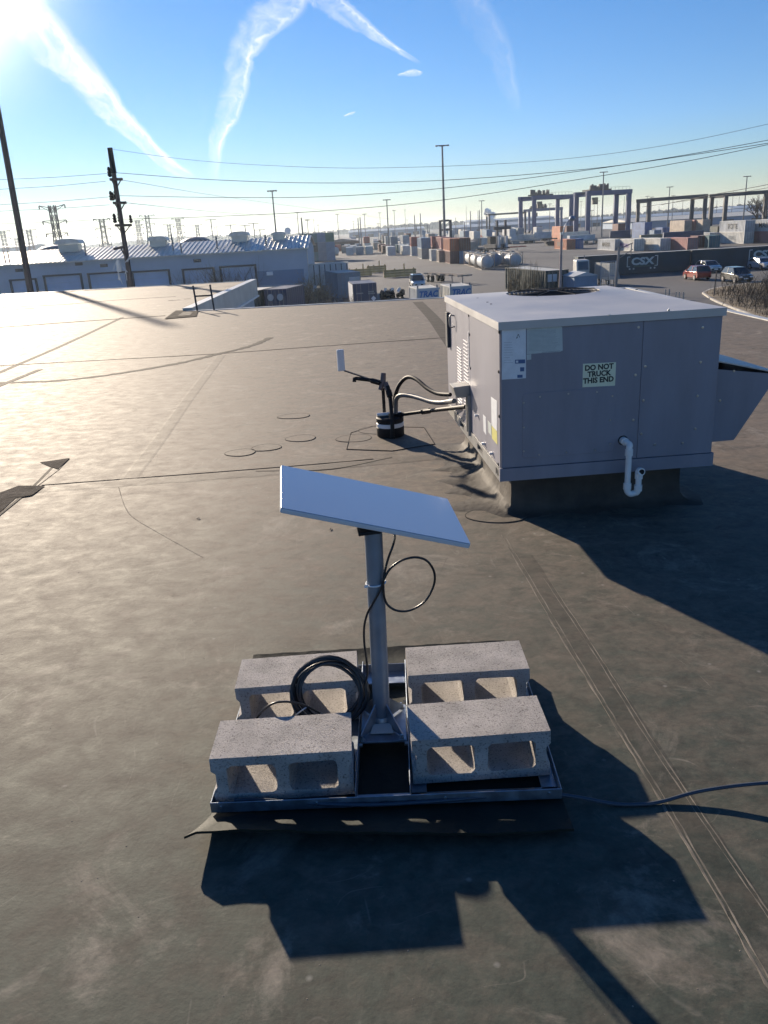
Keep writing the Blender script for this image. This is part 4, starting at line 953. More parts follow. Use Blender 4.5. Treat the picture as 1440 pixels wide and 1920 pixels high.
# white boxes lettered TRAC
tracblue = mat('trac_blue', (.05, .16, .42), .5)
for (px, py, lb) in ((781, 541.5, 'white equipment box lettered TRAC standing left, just past the roof edge'), (843, 537.5, 'white equipment box lettered TRAC standing right, partly behind the air conditioner')):
    t = container(0, 0, 'white', lb, L=4.6, H=2.3, yaw=7, loc=tuple(at_top(px, py, 2.3)), W=2.25, group='white boxes lettered TRAC', detail=False)
    m = MB(); m.box((.1, -.02, .1), (2.15, .03, 2.2)); m.build('front_panel', cmat('pale'), t)
    end_text(t, 'TRAC', .80, tracblue, 1.13, 1.70, sx=.92, y=-.035, shear=.25, bold=.03)
    for x in (.15, 2.1):
        m = MB(); m.tube([(x, .2, 2.3), (x, .2, 2.55)], .08, 8); m.build('lifting_lug', M_['polesteel'], t)
# vine covered container with a dark office end
t = container(0, 0, 'dkgreen', 'dark container overgrown with bare vines, its end dark with windows, beside the lamp post', L=12.19, H=2.7, yaw=12, loc=tuple(at_top(1023, 508, 2.7)), W=2.75)
for x in (.25, .85):
    m = MB(); m.box((x, -.03, 1.5), (x+.5, -.01, 2.3)); m.build('window', cmat('pale'), t)
m = MB(); m.box((1.6, -.03, .4), (2.3, -.01, .6)); m.build('white_strip', cmat('pale'), t)
def twigs(name, label, cat, cx, cy, z0, rx, ry, h, n, mt, group=None, r=.018, rnd=None, leaves=0, kind=None):
    rnd = rnd or random.Random(int(cx*100+cy)); m = MB(); lf = MB()
    for i in range(n):
        x = cx+rnd.uniform(-rx, rx); y = cy+rnd.uniform(-ry, ry); hh_ = h*rnd.uniform(.45, 1.0)
        p = Vector((x, y, z0)); P = [p]; d = Vector((rnd.uniform(-.35, .35), rnd.uniform(-.35, .35), 1))
        for k in range(4):
            d = (d+Vector((rnd.uniform(-.35, .35), rnd.uniform(-.35, .35), rnd.uniform(-.15, .2)))).normalized(); P.append(P[-1]+d*hh_/4)
        m.tube(P, [r, r*.8, r*.6, r*.45, r*.3], 3, cap=False)
        for j in range(4):
            k = rnd.randint(1, 3); q = P[k]; dd = (d+Vector((rnd.uniform(-1.2, 1.2), rnd.uniform(-1.2, 1.2), rnd.uniform(-.1, .6)))).normalized()
            q2 = q+dd*hh_*rnd.uniform(.15, .35); m.tube([q, q2, q2+(dd+Vector((0, 0, .5)))*hh_*.1], [r*.5, r*.35, r*.2], 3, cap=False)
            if rnd.random() < leaves:
                for _ in range(3):
                    c = q2+Vector((rnd.uniform(-.1, .1), rnd.uniform(-.1, .1), rnd.uniform(-.1, .1))); a = Vector((rnd.uniform(-1, 1), rnd.uniform(-1, 1), rnd.uniform(-1, 1))).normalized()*.07; b = a.orthogonal().normalized()*.04
                    lf.add([c-a, c-b, c+a, c+b], [(0, 1, 2, 3)])
    if kind == 'stuff':
        o = m.build(name, mt, kind='stuff', label=label)
        if lf.f: lf.build('leaves', M_['leaf'], o)
        return o
    t = thing(name, label, cat, (0, 0, 0), 0, group); m.build('branches', mt, t)
    if lf.f: lf.build('leaves', M_['leaf'], t)
    return t
Pv = at_top(985, 535, 0); Q0 = at_top(958, 504, 2.7); Q1 = at_top(1020, 507, 2.7)
rnd = random.Random(4); m = MB()
for i in range(110):
    s = rnd.random(); x = Q0.x+(Q1.x-Q0.x)*s-.45; y = Q0.y+(Q1.y-Q0.y)*s-.25; z = ZY; P = [Vector((x, y, z))]
    H_ = rnd.uniform(1.8, 3.9)
    for k in range(6): P.append(P[-1]+Vector((rnd.uniform(-.14, .14), rnd.uniform(-.14, .14), H_/6)))
    m.tube(P, [.03, .028, .025, .02, .015, .01, .006], 3, cap=False)
tag(m.build('vine', M_['leaf']), 'bare pale vines climbing the side of the dark container', 'vine')

# ------------------------------------------------------------------ warehouse on the left
WY0 = 113.0; wxr = at(573, 463, -.45)
S_ = atY(574, 463.5, WY0); zE = S_.z; xr = S_.x; xl = -92.0; WD = 15.0; zR = atY(569, 441.5, WY0+WD/2+0).z
WH = thing('warehouse', 'long low metal warehouse with ribbed pale roof and blue grey loading bays', 'warehouse', (xr, WY0, ZY))
zl = -ZY
m = MB(); m.box((xl-xr, 0, 0), (0, .3, zE+zl-.12)); m.build('front_wall', M_['warewall'], WH)
m = MB(); m.prism([(0.301, 0), (WD, 0), (WD, zE+zl-.1), (WD/2, zR+zl-.12), (.301, zE+zl-.15)], 'x', -.3, 0); m.build('end_wall', M_['warewall'], WH)
m = MB(); m.box((xl-xr, WD-.3, 0), (-.301, WD, zE+zl-.14)); m.build('back_wall', M_['warewall'], WH)
def ribbed(y0, z0, y1, z1):
    m = MB(); n = int((xr-xl)/.62); vs = []
    for i in range(n+1):
        x = .35-i*.62
        for dx, dz in ((0, 0), (-.42, 0), (-.47, .07), (-.57, .07)):
            vs += [(x+dx, y0, z0+dz), (x+dx, y1, z1+dz)]
    k = len(vs)//2
    return m.add(vs, [(2*i, 2*i+2, 2*i+3, 2*i+1) for i in range(k-1)])
ribbed(-.45, zE+zl-.05, WD/2, zR+zl).build('roof', M_['wareroof'], WH)
ribbed(WD+.45, zE+zl-.05, WD/2+.002, zR+zl-.002).build('roof', M_['wareroof'], WH)
m = MB(); m.box((xl-xr, -.55, zE+zl-.22), (.3, -.46, zE+zl-.04)); m.build('eave_gutter', M_['coping'], WH)
m = MB(); m.box((.002, -.1, 0), (.10, .5, zE+zl-.1)); m.build('corner_trim', M_['coping'], WH)
doors = [(22, 66, 527), (85, 150, 519), (168, 235, 515), (250, 315, 511.5), (345, 399, 507), (415, 477, 502)]
for (a, b, ty) in doors:
    A, B = atY(a, ty, WY0), atY(b, ty-.0577*(b-a), WY0); x0, x1 = A.x-xr, B.x-xr; zt_ = A.z+zl
    m = MB(); m.box((x0, -.03, 0), (x1, -.002, zt_)); g = m.build('bay_door', M_['waredoor'], WH)
    for k in range(1, 5):
        mm = MB(); mm.box((x0+.05, -.045, zt_*k/5-.02), (x1-.05, -.031, zt_*k/5+.02)); mm.build('door_rib', M_['warewall'], g)
    m = MB(); m.box((x0-.25, -.35, zt_), (x1+.25, -.002, zt_+.22)); m.box((x0-.25, -.25, 0), (x0-.002, -.002, zt_-.001)); m.box((x1+.002, -.25, 0), (x1+.25, -.002, zt_-.001)); m.build('door_surround', M_['waredark'], WH)
A, B = atY(478, 509, WY0), atY(571, 522, WY0); m = MB(); m.box((A.x-xr, -.05, B.z+zl-.6), (B.x-xr, -.003, A.z+zl)); m.build('lower_panel', M_['bridge'], WH)
A = atY(506, 511, WY0); m = MB(); m.box((A.x-xr-.4, -.5, A.z+zl-.35), (A.x-xr+.4, -.051, A.z+zl+.1)); m.build('wall_lamp', M_['white'], WH)
for (a, b) in ((148, 494), (370, 488), (36, 506), (195, 497)):
    A = atY(a, b, WY0); m = MB(); m.box((A.x-xr-.5, -.12, A.z+zl-.25), (A.x-xr+.5, -.003, A.z+zl+.15)); m.build('wall_vent', M_['waredark'], WH)
def roofpt(px, py):
    # intersection with the front roof slope
    sl = (zR-zE)/(WD/2); n_ = Vector((0, -sl, 1)); return plane_hit(px, py, Vector((0, WY0, zE)), n_)
for (px, py, w_) in ((132, 464, 1.7), (298, 458, 1.35), (450, 449, 1.35), (523, 447, 1.0)):
    P = roofpt(px, py+6); P = Vector((atY(px, py, WY0+WD/2-1.5).x, WY0+WD/2-1.5, 0)); zz_ = zE+(zR-zE)*(P.y-WY0)/(WD/2)+zl
    m = MB(); m.box((P.x-xr-w_*.8, P.y-WY0-w_/2, zz_-.1), (P.x-xr+w_*.8, P.y-WY0+w_/2, zz_+w_*.55)); m.build('vent_base', M_['wareroof'], WH)
    m = MB(); m.prism([(-w_*1.05, 0), (-w_*.9, w_*.3), (-w_*.4, w_*.42), (w_*.4, w_*.42), (w_*.9, w_*.3), (w_*1.05, 0)], 'y', -w_*.7, w_*.7)
    o = m.build('vent_hood', M_['coping'], WH); o.location = (P.x-xr, P.y-WY0, zz_+w_*.56)
for (px, w_) in ((98, 3.6), (367, 3.4)):
    P = atY(px, 450, WY0+WD-3); m = MB(); m.lathe([(w_*.75, 0), (w_*.75, .3), (w_*.65, .8), (w_*.42, 1.2), (.1, 1.4)], 20); o = m.build('roof_dome', M_['polesteel'], WH, smooth=True); o.location = (P.x-xr, WD-3, zR+zl-.7)
for (px, h_) in ((160, 1.6), (325, 2.1), (408, 1.4), (500, 1.3), (6, 1.0), (340, .8), (14, 1.0)):
    P = atY(px, 470, WY0+2.5 if h_ > 1.2 else WY0+.8); m = MB(); m.tube([(P.x-xr, P.y-WY0, zE+zl), (P.x-xr, P.y-WY0, zE+zl+.6+h_)], .12, 6); m.build('vent_pipe', M_['polesteel'], WH)
P = atY(540, 440, WY0+8); m = MB(); m.tube([(P.x-xr, 8, zR+zl-.2), (P.x-xr, 8, zR+zl+.5)], .08, 6); m.M = Matrix.Translation((P.x-xr, 8, zR+zl+.75)) @ Matrix.Rotation(R(80), 4, 'X'); m.lathe([(.05, -.12), (.45, 0), (.46, .03)], 16); m.build('roof_dish', M_['white'], WH)

# ------------------------------------------------------------------ bushes
A = at(600, 590, ZY)
for (px, Y, w_, d_, h_, n, lb, lv, mt) in ((560, 96, 2.0, 1.2, 2.6, 70, 'dry bare bush growing beside the dark containers', .25, M_['brush']), (590, 99, 2.2, 1.3, 2.4, 80, 'tall dry bush in front of the blue grey container', .5, M_['brush']), (632, 90, 2.2, 1.2, 1.7, 80, 'low dry bush left of the dark blue container', .2, M_['brush']), (587, 105, 1.3, .6, 3.6, 60, 'patch of pale leafy vine on the warehouse corner', 1.0, M_['leaf'])):
    P = atY(px, 560, Y); twigs('bush', lb, 'bush', P.x, Y, ZY, w_, d_, h_, n, mt, r=.022, leaves=lv)
for (px, w_, n) in ((382, 3.2, 60), (437, 2.8, 70)):
    P = atY(px, 520, WY0-1); twigs('bare_shrub', {382: 'bare shrub in front of the fifth loading bay', 437: 'bare shrub between the two right loading bays'}[px], 'shrub', P.x, WY0-1.2, ZY, w_, .5, 5.0, n, M_['brush'], r=.03)
# dry grass and stems on the verge to the right
rnd = random.Random(77); m = MB()
for i in range(2600):
    p = isl[0].lerp(isl[3], rnd.random()).lerp(isl[5].lerp(isl[7], rnd.random()), rnd.random()**.8)
    h_ = rnd.uniform(.15, .55)*(1+ (rnd.random() < .1)*1.2); dx, dy = rnd.uniform(-.12, .12), rnd.uniform(-.12, .12)
    m.add([(p.x-.02, p.y, ZY+.15), (p.x+.02, p.y, ZY+.15), (p.x+dx, p.y+dy, ZY+.15+h_)], [(0, 1, 2)])
m.build('dry_grass', M_['brush2'], kind='stuff', label='tall dry brown grass on the kerbed verge')
P = at(1425, 560, ZY)
twigs('bush', 'bare thorny bush at the right picture edge below the parked cars', 'bush', P.x+1, P.y+2, ZY, 3.0, 2.5, 2.6, 90, M_['brush'], r=.03)
P = at(1390, 575, ZY)
twigs('bush', 'low tangled bush inside the kerb right of the air conditioner', 'bush', P.x+1.5, P.y-1, ZY, 3.0, 2.0, 1.5, 90, M_['brush'], r=.025)
for (px, py, pt, lb) in ((1338, 558, 507, 'leaning fence post on the verge in front of the parked cars'), (1373, 548, 528, 'short thin fence post right of the leaning one on the verge')):
    P = at(px, py, ZY); Q = atY(px+6, pt, P.y); tag(MB().tube([P, Q], .06, 6).build('fence_post', M_['pole']), lb, 'post')
# short pale bollards
for i, px in enumerate((1247, 1254, 1267, 1273, 1281)):
    P = at(px, 562, ZY); tag(MB().tube([P, P+Vector((0, 0, 1.0 if i < 2 else .75))], .07, 8).build('bollard', M_['concrete']), ['leftmost of the pale bollards just past the top of the air conditioner', 'second bollard from the left past the air conditioner', 'middle bollard of the row past the air conditioner', 'fourth bollard from the left past the air conditioner', 'rightmost of the pale bollards past the air conditioner'][i], 'bollard', 'pale bollards past the air conditioner')

# ------------------------------------------------------------------ vehicles
def car(px, py, c, label, yaw=0, L=4.6, W=1.86, H=1.68, suv=True, loc=None, name='parked_car', cat='car', c_mat=None):
    P = at(px, py, ZY)
    if abs(yaw) > 90: P = P+Vector((0, L, 0))
    t = thing(name, label, cat, (P.x, P.y, ZY), R(yaw), 'vehicles in the yard')
    pm = c_mat or mat('car_paint_'+label[:14].replace(' ', '_'), c, .25, .3, var=.03, coat=.6)
    # profile (y forward = -y faces viewer), z up ; front at y=0
    lo = [(0, .35), (0, .72), (.12, .86), (1.05, 1.02), (L-.25, 1.08), (L-.02, .95), (L, .40), (L-.2, .28), (.15, .28)]
    m = MB(); n = len(lo)
    vs = []
    for s_, k in ((-1, .92), (-1, 1), (1, 1), (1, .92)):
        for (y, z) in lo:
            kk = 1-.10*max(0, (1-y/.5))-.06*max(0, 1-(L-y)/.4) if True else 1
            vs.append((s_*W/2*kk*(1 if k == 1 else 1)*(1 if z < 1 else .96), y, z))
        if k == .92: pass
    a = vs[:n]; b = vs[2*n:3*n]
    m.add(a+b, [tuple(range(n)), tuple(range(n, 2*n))[::-1]]+[(i, n+i, n+(i+1) % n, (i+1) % n) for i in range(n)])
    m.build('body', pm, t, bevel=.07, seg=2, smooth=True)
    # greenhouse
    y0, y1, y2, y3 = 1.0, 1.75, (L-.7 if suv else L-1.5), L-.18
    wb, wt = W/2*.94, W/2*.76; zc = H
    g = MB(); g.add([(-wb, y0, 1.0), (wb, y0, 1.0), (wb, y3, 1.05), (-wb, y3, 1.05), (-wt, y1, zc-.06), (wt, y1, zc-.06), (wt, y2, zc-.04), (-wt, y2, zc-.04)],
                    [(0, 1, 5, 4), (1, 2, 6, 5), (2, 3, 7, 6), (3, 0, 4, 7), (0, 3, 2, 1), (4, 5, 6, 7)]); g.build('windows', M_['glass'], t)
    m = MB(); m.add([(-wt-.01, y1-.05, zc-.055), (wt+.01, y1-.05, zc-.055), (wt+.01, y2+.05, zc-.04), (-wt-.01, y2+.05, zc-.04), (-wt+.06, y1+.1, zc), (wt-.06, y1+.1, zc), (wt-.06, y2-.1, zc+.01), (-wt+.06, y2-.1, zc+.01)],
                    [(0, 1, 5, 4), (1, 2, 6, 5), (2, 3, 7, 6), (3, 0, 4, 7), (0, 3, 2, 1), (4, 5, 6, 7)]); m.build('roof', pm, t)
    for s_ in (-1, 1):
        for (ya, yb) in ((y0, y1), (y3, y2)):
            m = MB(); m.bar((s_*(wb+.005), ya, 1.0), (s_*(wt+.005), yb, zc-.05), .07); m.build('pillar', pm, t)
        m = MB(); ym = (y1+y2)/2; m.bar((s_*(wb+.004), ym, 1.02), (s_*(wt+.004), ym, zc-.05), .06); m.build('pillar', pm, t)
        m = MB(); m.box((s_*(W/2+.0)-.02 if s_ > 0 else -W/2-.18, 1.25, 1.0), (W/2+.18 if s_ > 0 else -W/2+.02, 1.38, 1.14)); m.build('mirror', pm, t, bevel=.02)
        m = MB(); m.box((s_*W*.33-.18, -.03, .62), (s_*W*.33+.18, .06, .76)); m.build('headlight', M_['lamp'], t, bevel=.02)
        m = MB(); m.box((s_*W*.38-.1, L-.05, .70), (s_*W*.38+.1, L+.02, .95)); m.build('tail_light', M_['tail'], t)
        for yy in (.85, L-.85):
            m = MB(); m.M = Matrix.Translation((s_*(W/2-.11), yy, .345)) @ Matrix.Rotation(PI/2, 4, 'Y'); m.lathe([(.25, -.12), (.345, -.11), (.345, .11), (.25, .12)], 18); wh = m.build('wheel', M_['tyre'], t, smooth=True)
            m = MB(); m.M = Matrix.Translation((s_*(W/2+.012), yy, .345)) @ Matrix.Rotation(PI/2, 4, 'Y'); m.lathe([(.22, -.01), (.20, .008), (.05, .012)], 12); m.build('rim', M_['rim'], wh)
    m = MB(); m.box((-W*.30, -.025, .42), (W*.30, .02, .60)); m.build('grille', M_['blackpl'], t)
    m = MB(); m.box((-.26, -.035, .43), (.26, -.026, .55)); m.build('number_plate', M_['white'], t)
    return t
car(1318, 526, (.30, .04, .03), 'red sport utility vehicle parked at the left of the four parked cars', yaw=180+2, L=4.5)
bpy.data.objects[-1] if False else None
car(1342, 512, (.45, .45, .43), 'silver hatchback parked behind the red one, facing the viewer', yaw=4, L=4.5, H=1.55)
car(1398, 531, (.07, .075, .07), 'dark grey sport utility vehicle parked nearest the fence posts', yaw=2, L=4.7)
car(1444, 506, (.55, .56, .58), 'white car cut off by the right picture edge', yaw=4, L=4.5, H=1.5)
pc = car(786, 541, (.60, .62, .62), 'white pickup style car facing the viewer behind the left TRAC box', yaw=3, L=5.0, H=1.78)
m = MB(); m.box((-.55, 2.1, 1.80), (.55, 2.35, 1.92)); m.build('light_bar', M_['polesteel'], pc)

def wheelset(t, x, y, r=.5, wd=.5):
    m = MB(); m.M = Matrix.Translation((x, y, r)) @ Matrix.Rotation(PI/2, 4, 'Y'); m.lathe([(r*.7, -wd/2), (r, -wd/2+.03), (r, wd/2-.03), (r*.7, wd/2)], 16); wh = m.build('wheel', M_['tyre'], t, smooth=True)
    m = MB(); s_ = 1 if x > 0 else -1; m.M = Matrix.Translation((x+s_*(wd/2+.01), y, r)) @ Matrix.Rotation(PI/2, 4, 'Y'); m.lathe([(r*.5, -.01), (r*.3, .01)], 10); m.build('rim', M_['rim'], wh)
# yard tractor with white cab
P = at(1116, 540, ZY); t = thing('yard_tractor', 'white cabbed yard tractor parked in front of the dark green wall', 'truck', (P.x, P.y+6, ZY), R(4), 'vehicles in the yard'); t.scale = (.78, .8, .85)
m = MB(); m.prism([(-.2, .9), (-.2, 2.2), (.1, 3.5), (1.9, 3.6), (2.0, .9)], 'x', -1.05, 1.05); m.build('cab', cmat('white'), t, bevel=.12)
m = MB(); m.add([(-.85, -.22, 2.15), (.85, -.22, 2.15), (.85, .04, 3.3), (-.85, .04, 3.3)], [(0, 1, 2, 3)]); m.build('windscreen', M_['glass'], t)
m = MB(); m.box((-.5, -.02, .5), (.5, 5.5, .9)); m.build('chassis', M_['blackpl'], t)
m = MB(); m.box((-1.0, -.25, .55), (1.0, -.05, 1.6)); m.build('grille', M_['blackpl'], t)
m = MB(); m.tube([(.9, 2.1, 1), (.9, 2.1, 4.1)], .09, 8); m.build('exhaust_stack', M_['polesteel'], t)
for x in (-.9, .9):
    for y in (.7, 4.6): wheelset(t, x, y)
# container chassis trailers
def chassis(px, py, yaw, label, L=12, c=None):
    P = at(px, py, ZY); t = thing('chassis_trailer', label, 'trailer', (P.x, P.y, ZY), R(yaw), 'empty trailers in the yard')
    m = MB()
    for x in (-.45, .45): m.box((x-.08, 0, 1.05), (x+.08, L, 1.35))
    for k in range(5): m.box((-1.15, k*(L-.2)/4, 1.1), (1.15, k*(L-.2)/4+.2, 1.3))
    m.build('frame', c or M_['blackpl'], t)
    for x in (-.85, .85):
        for y in (L-1.2, L-2.5): wheelset(t, x, y)
        m = MB(); m.box((x-.06, 2.4, 0), (x+.06, 2.52, 1.1)); m.build('landing_leg', M_['polesteel'], t)
    return t
chassis(872, 533, 20, 'empty pale container trailer parked behind the TRAC boxes', c=cmat('tan'))
chassis(985, 470, 95, 'rusty red flat trailer parked by the lifting machine', L=9, c=cmat('red'))
chassis(955, 473, 90, 'dark flat trailer left of the rusty red one', L=9)
# white box trailer beside the warehouse
P = at_top(578, 499, 4.0); Q = at_top(652, 492, 4.0)
t = thing('box_trailer', 'long white box trailer with dark side posts, beside the warehouse corner', 'trailer', (Q.x, Q.y, ZY), R(90+2), 'trailers in the yard')
m = MB(); m.box((0, 0, 1.2), (2.5, 13.5, 3.95)); m.build('body', cmat('pale'), t)
m = MB(); m.box((-.03, -.03, 3.955), (2.53, 13.5, 4.02)); m.build('roof_panel', M_['roofpale'], t)
for k in range(9):
    m = MB(); m.box((-.06, .1+k*.75, 1.25), (-.002, .22+k*.75, 3.9)); m.build('side_post', M_['waredark'], t)
m = MB()
for k in (0, 1, 2, 4, 5, 6, 7): m.box((-.03, 7.6+k*.55, 2.6), (-.012, 7.95+k*.55, 3.1))
m.build('faded_characters', M_['ink'], t, kind='stuff')
for x in (.3, 2.2):
    for y in (1.5, 2.8): wheelset(t, x, y)
    m = MB(); m.box((x-.06, 10, 0), (x+.06, 10.12, 1.2)); m.build('landing_leg', M_['polesteel'], t)
# tank containers
def tank(px, py, label, yaw=3, z=ZY, shade='pale'):
    P = at(px, py, ZY); t = thing('tank_container', label, 'tank container', (P.x, P.y, z), R(yaw), 'tank containers in a row'); W, L, H = 2.44, 6.06, 2.6
    m = MB(); m.M = Matrix.Translation((W/2, 0, H/2+.02)) @ Matrix.Rotation(-PI/2, 4, 'X'); m.lathe([(.25, .18), (.8, .28), (1.1, .55), (1.14, .9), (1.14, 5.2), (1.1, 5.5), (.8, 5.78), (.25, 5.88)], 28); m.build('tank', cmat(shade), t, smooth=True)
    fm = cmat('tan')
    for y in (.07, L-.07):
        m = MB()
        for x in (.07, W-.07): m.bar((x, y, 0), (x, y, H), .14)
        m.bar((.14, y, .07), (W-.14, y, .07), .13); m.bar((.14, y, H-.07), (W-.14, y, H-.07), .13)
        for a_, b_ in (((.1, .7), (.7, .1)), ((W-.1, .7), (W-.7, .1)), ((.1, H-.7), (.7, H-.1)), ((W-.1, H-.7), (W-.7, H-.1))): m.bar((a_[0], y, a_[1]), (b_[0], y, b_[1]), .09)
        m.build('end_frame', fm, t)
    for x in (.07, W-.07):
        for z_ in (.07, H-.07):
            m = MB(); m.bar((x, .15, z_), (x, L-.15, z_), .10); m.build('long_rail', fm, t)
    m = MB(); m.box((W/2-.25, .6, H-.05), (W/2+.25, 5.4, H-.01)); m.build('walkway', cmat('pale'), t)
    m = MB(); m.lathe([(.3, 0), (.3, .18), (.2, .24)], 14, (W/2, 3, H-.01)); m.build('manhole', M_['polesteel'], t)
    return t
tank(903, 506.5, 'white tank container in a frame, nearest in the row of tanks'); tank(920, 502, 'bluish tank container end, third from the left in the row of tanks', shade='steel')
tank(890, 501.5, 'white tank container behind the nearest one in the row of tanks'); tank(879, 498, 'white tank container farthest left in the row of tanks')
tank(956, 502, 'pale blue tank container at the right end of the row of tanks', shade='pale'); tank(938, 497, 'white tank container second from the right of the row', shade='pale')
# low trucks and tanks by the sheds on the left
for (px, lb) in ((591, 'white tanker trailer left of its neighbours by the green stack'), (607, 'white tanker trailer in the middle by the green stack'), (622, 'white tanker trailer on the right by the green stack')):
    P = at(px, 484.5, ZY); t = thing('tanker_trailer', lb, 'trailer', (P.x, P.y, ZY), R(60), 'white tanker trailers')
    m = MB(); m.M = Matrix.Translation((0, -2.5, 2.2)) @ Matrix.Rotation(-PI/2, 4, 'X'); m.lathe([(.3, 0), (1.0, .2), (1.15, .6), (1.15, 5), (1.0, 5.4), (.3, 5.6)], 18); m.build('tank', cmat('pale'), t, smooth=True)
    m = MB(); m.box((-.6, -2.3, .8), (.6, 3, 1.1)); m.build('frame', M_['blackpl'], t)
    for x in (-.8, .8):
        for y in (1.5, 2.6): wheelset(t, x, y)
G2 = 'green and teal containers in the stack behind the warehouse'
P0 = at(574, 487, ZY); 
rows = [['bluegrey', 'teal', 'bluegrey', 'steel'], ['bluegrey', 'dkgreen', 'bluegrey', 'steel'], ['green', 'teal', 'steel', 'green']]
for j in range(3):
    for i in range(4):
        P = atY(566+i*15.5, 480, 247); container(0, 0, rows[j][i], ['bottom', 'middle', 'top'][j]+' '+rows[j][i].replace('bluegrey', 'blue grey').replace('dkgreen', 'dark green').replace('steel', 'steel blue')+' container, '+['first', 'second', 'third', 'fourth'][i]+' from the left in the stack past the warehouse', L=6.06, yaw=1, z=ZY+j*2.61, loc=(P.x, 247, 0), group=G2, detail=False)
# brown low shed
A = at(622, 471, ZY); B = at(664, 470, ZY)
t = thing('shed', 'low brown roofed shed beside the far road', 'shed', (A.x, A.y, ZY))
m = MB(); m.box((-3, 0, 0), (12, 26, 3.6)); m.build('wall', M_['brown'], t); m = MB(); m.prism([(-3.6, 3.61), (4.5, 4.9), (12.8, 3.61)], 'y', -.8, 26.6); m.build('roof', cmat('tan'), t)
for k in range(3): m = MB(); m.box((-1+k*4.4, -.05, 0), (1.6+k*4.4, -.003, 2.8)); m.build('door', M_['waredark'], t)
# yellow timber barriers and dark heap near the navy container
for (px, py, L_, lb) in ((655, 519, 7, 'yellow brown timber crate pile left of the dark containers'), (722, 521, 9, 'long low yellow brown barrier right of the timber pile'), (690, 512, 6, 'low brown timber stack behind the barrier')):
    P = at(px, py, ZY); t = thing('timber_barrier', lb, 'barrier', (P.x, P.y, ZY), R(3), 'yellow barriers in the yard')
    for k in range(3):
        m = MB(); m.box((-.2, -.3, .08+k*.42), (L_*.6, .3, .44+k*.42)); m.build('plank', M_['yellowpaint'], t)
    for k in range(4): m = MB(); m.box((k*L_*.18, -.42, 0), (k*L_*.18+.2, -.31, 1.5+.7*(k == 2))); m.build('post', M_['yellowpaint'], t)
P = at(712, 566, ZY); rnd = random.Random(8)
t = thing('scrap_heap', 'dark heap of scrap tyres and pale sheets right of the dark blue container', 'heap', (P.x+.3, P.y+4, ZY), 0)
for k in range(16):
    m = MB(); m.M = Matrix.Translation((rnd.uniform(0, 2.6), rnd.uniform(-1, 1), .2+rnd.random()*.8*(1-k/40))) @ Matrix.Rotation(rnd.uniform(0, 3), 4, 'X') @ Matrix.Rotation(rnd.uniform(0, 3), 4, 'Y'); a_ = rnd.uniform(.2, .6); m.box((-a_, -.25, -.18), (a_, .3, .16)); m.build('scrap_piece', [M_['tyre'], M_['blackpl'], M_['cranedark']][k % 3], t)
for k in range(3): m = MB(); m.M = Matrix.Translation((.5+k*.8, -.8, 1.0)) @ Matrix.Rotation(rnd.uniform(-.6, .6), 4, 'Y'); m.box((-.16, -.02, -.25), (.16, .02, .3)); m.build('sheet', M_['white'], t)
# gate frame panels, small blue shed near the tractor
P = at_top(1077, 517, 2.2); t = thing('site_hut', 'small pale blue hut between the vine covered container and the tractor', 'hut', (P.x, P.y, ZY), R(8))
m = MB(); m.box((0, 0, 0), (2.6, 3.6, 2.1)); m.build('wall', cmat('steel'), t); m = MB(); m.prism([(-.15, 2.101), (1.3, 2.5), (2.75, 2.101)], 'y', -.1, 3.7); m.build('roof', cmat('pale'), t)
P = at(1139, 545, ZY); t = thing('mesh_gate', 'wire mesh gate panel standing behind the fan unit', 'gate', (P.x, P.y, ZY), R(10))
m = MB(); m.tube([(-.9, 0, 0), (-.9, 0, 3.2), (.9, 0, 3.2), (.9, 0, 0)], .06, 6); m.tube([(-.9, 0, 1.6), (.9, 0, 1.6)], .05, 6); m.build('gate_frame', M_['galv'], t)
m = MB()
for k in range(9): m.bar((-.85+k*.21, 0, .05), (-.85+k*.21, 0, 3.15), .025)
for k in range(12): m.bar((-.88, 0, .15+k*.26), (.88, 0, .15+k*.26), .02)
m.build('mesh', M_['galv'], t, kind='stuff')
P = at(1178, 540, ZY); t = thing('dump_trailer', 'sloping grey trailer nose parked against the green wall', 'trailer', (P.x-.3, P.y+5, ZY), R(12), 'trailers in the yard'); t.scale = (.55, .55, .75)
m = MB(); m.prism([(-1.1, .9), (1.6, .9), (.7, 3.4), (-1.1, 3.5)], 'y', 0, 7); m.build('body', cmat('grey'), t)
for x in (-.7, 1.0):
    for y in (1, 5): wheelset(t, x, y)

# ------------------------------------------------------------------ lifting machine (reach stacker)
P = at(940, 473, ZY); t = thing('reach_stacker', 'tall dark container lifting machine holding a pale frame, mid yard', 'lift truck', (P.x, P.y, ZY), R(20))
m = MB(); m.box((-1.8, 0, .7), (1.8, 7, 2.2)); m.build('chassis', M_['cranedark'], t)
m = MB(); m.box((-1.0, 4.5, 2.2), (1.0, 6.3, 4.2)); m.build('cab', M_['blackpl'], t)
for x in (-1.3, 1.3):
    m = MB(); m.box((x-.25, -.3, .3), (x+.25, .25, 8.5)); m.build('mast_column', M_['cranedark'], t)
    for y in (.8, 5.8): wheelset(t, x*1.15, y, .85, .6)
m = MB(); m.box((-2.6, -.8, 6.0), (2.6, -.35, 6.8)); m.build('spreader', M_['cranedark'], t)
m = MB(); m.box((-1.5, -1.2, .6), (-.9, -.5, 4.3)); m.box((.8, -1.2, .6), (1.4, -.5, 4.3)); m.build('lift_arm', cmat('pale'), t)
t = thing('top_lifter', 'dark lifting machine with two square openings in its mast, behind the orange stack', 'lift truck', (at(855, 478, ZY).x, at(855, 478, ZY).y+30, ZY), 0)
m = MB()
for x in (-1.6, 1.6): m.box((x-.4, 0, 0), (x+.4, .6, 9.5))
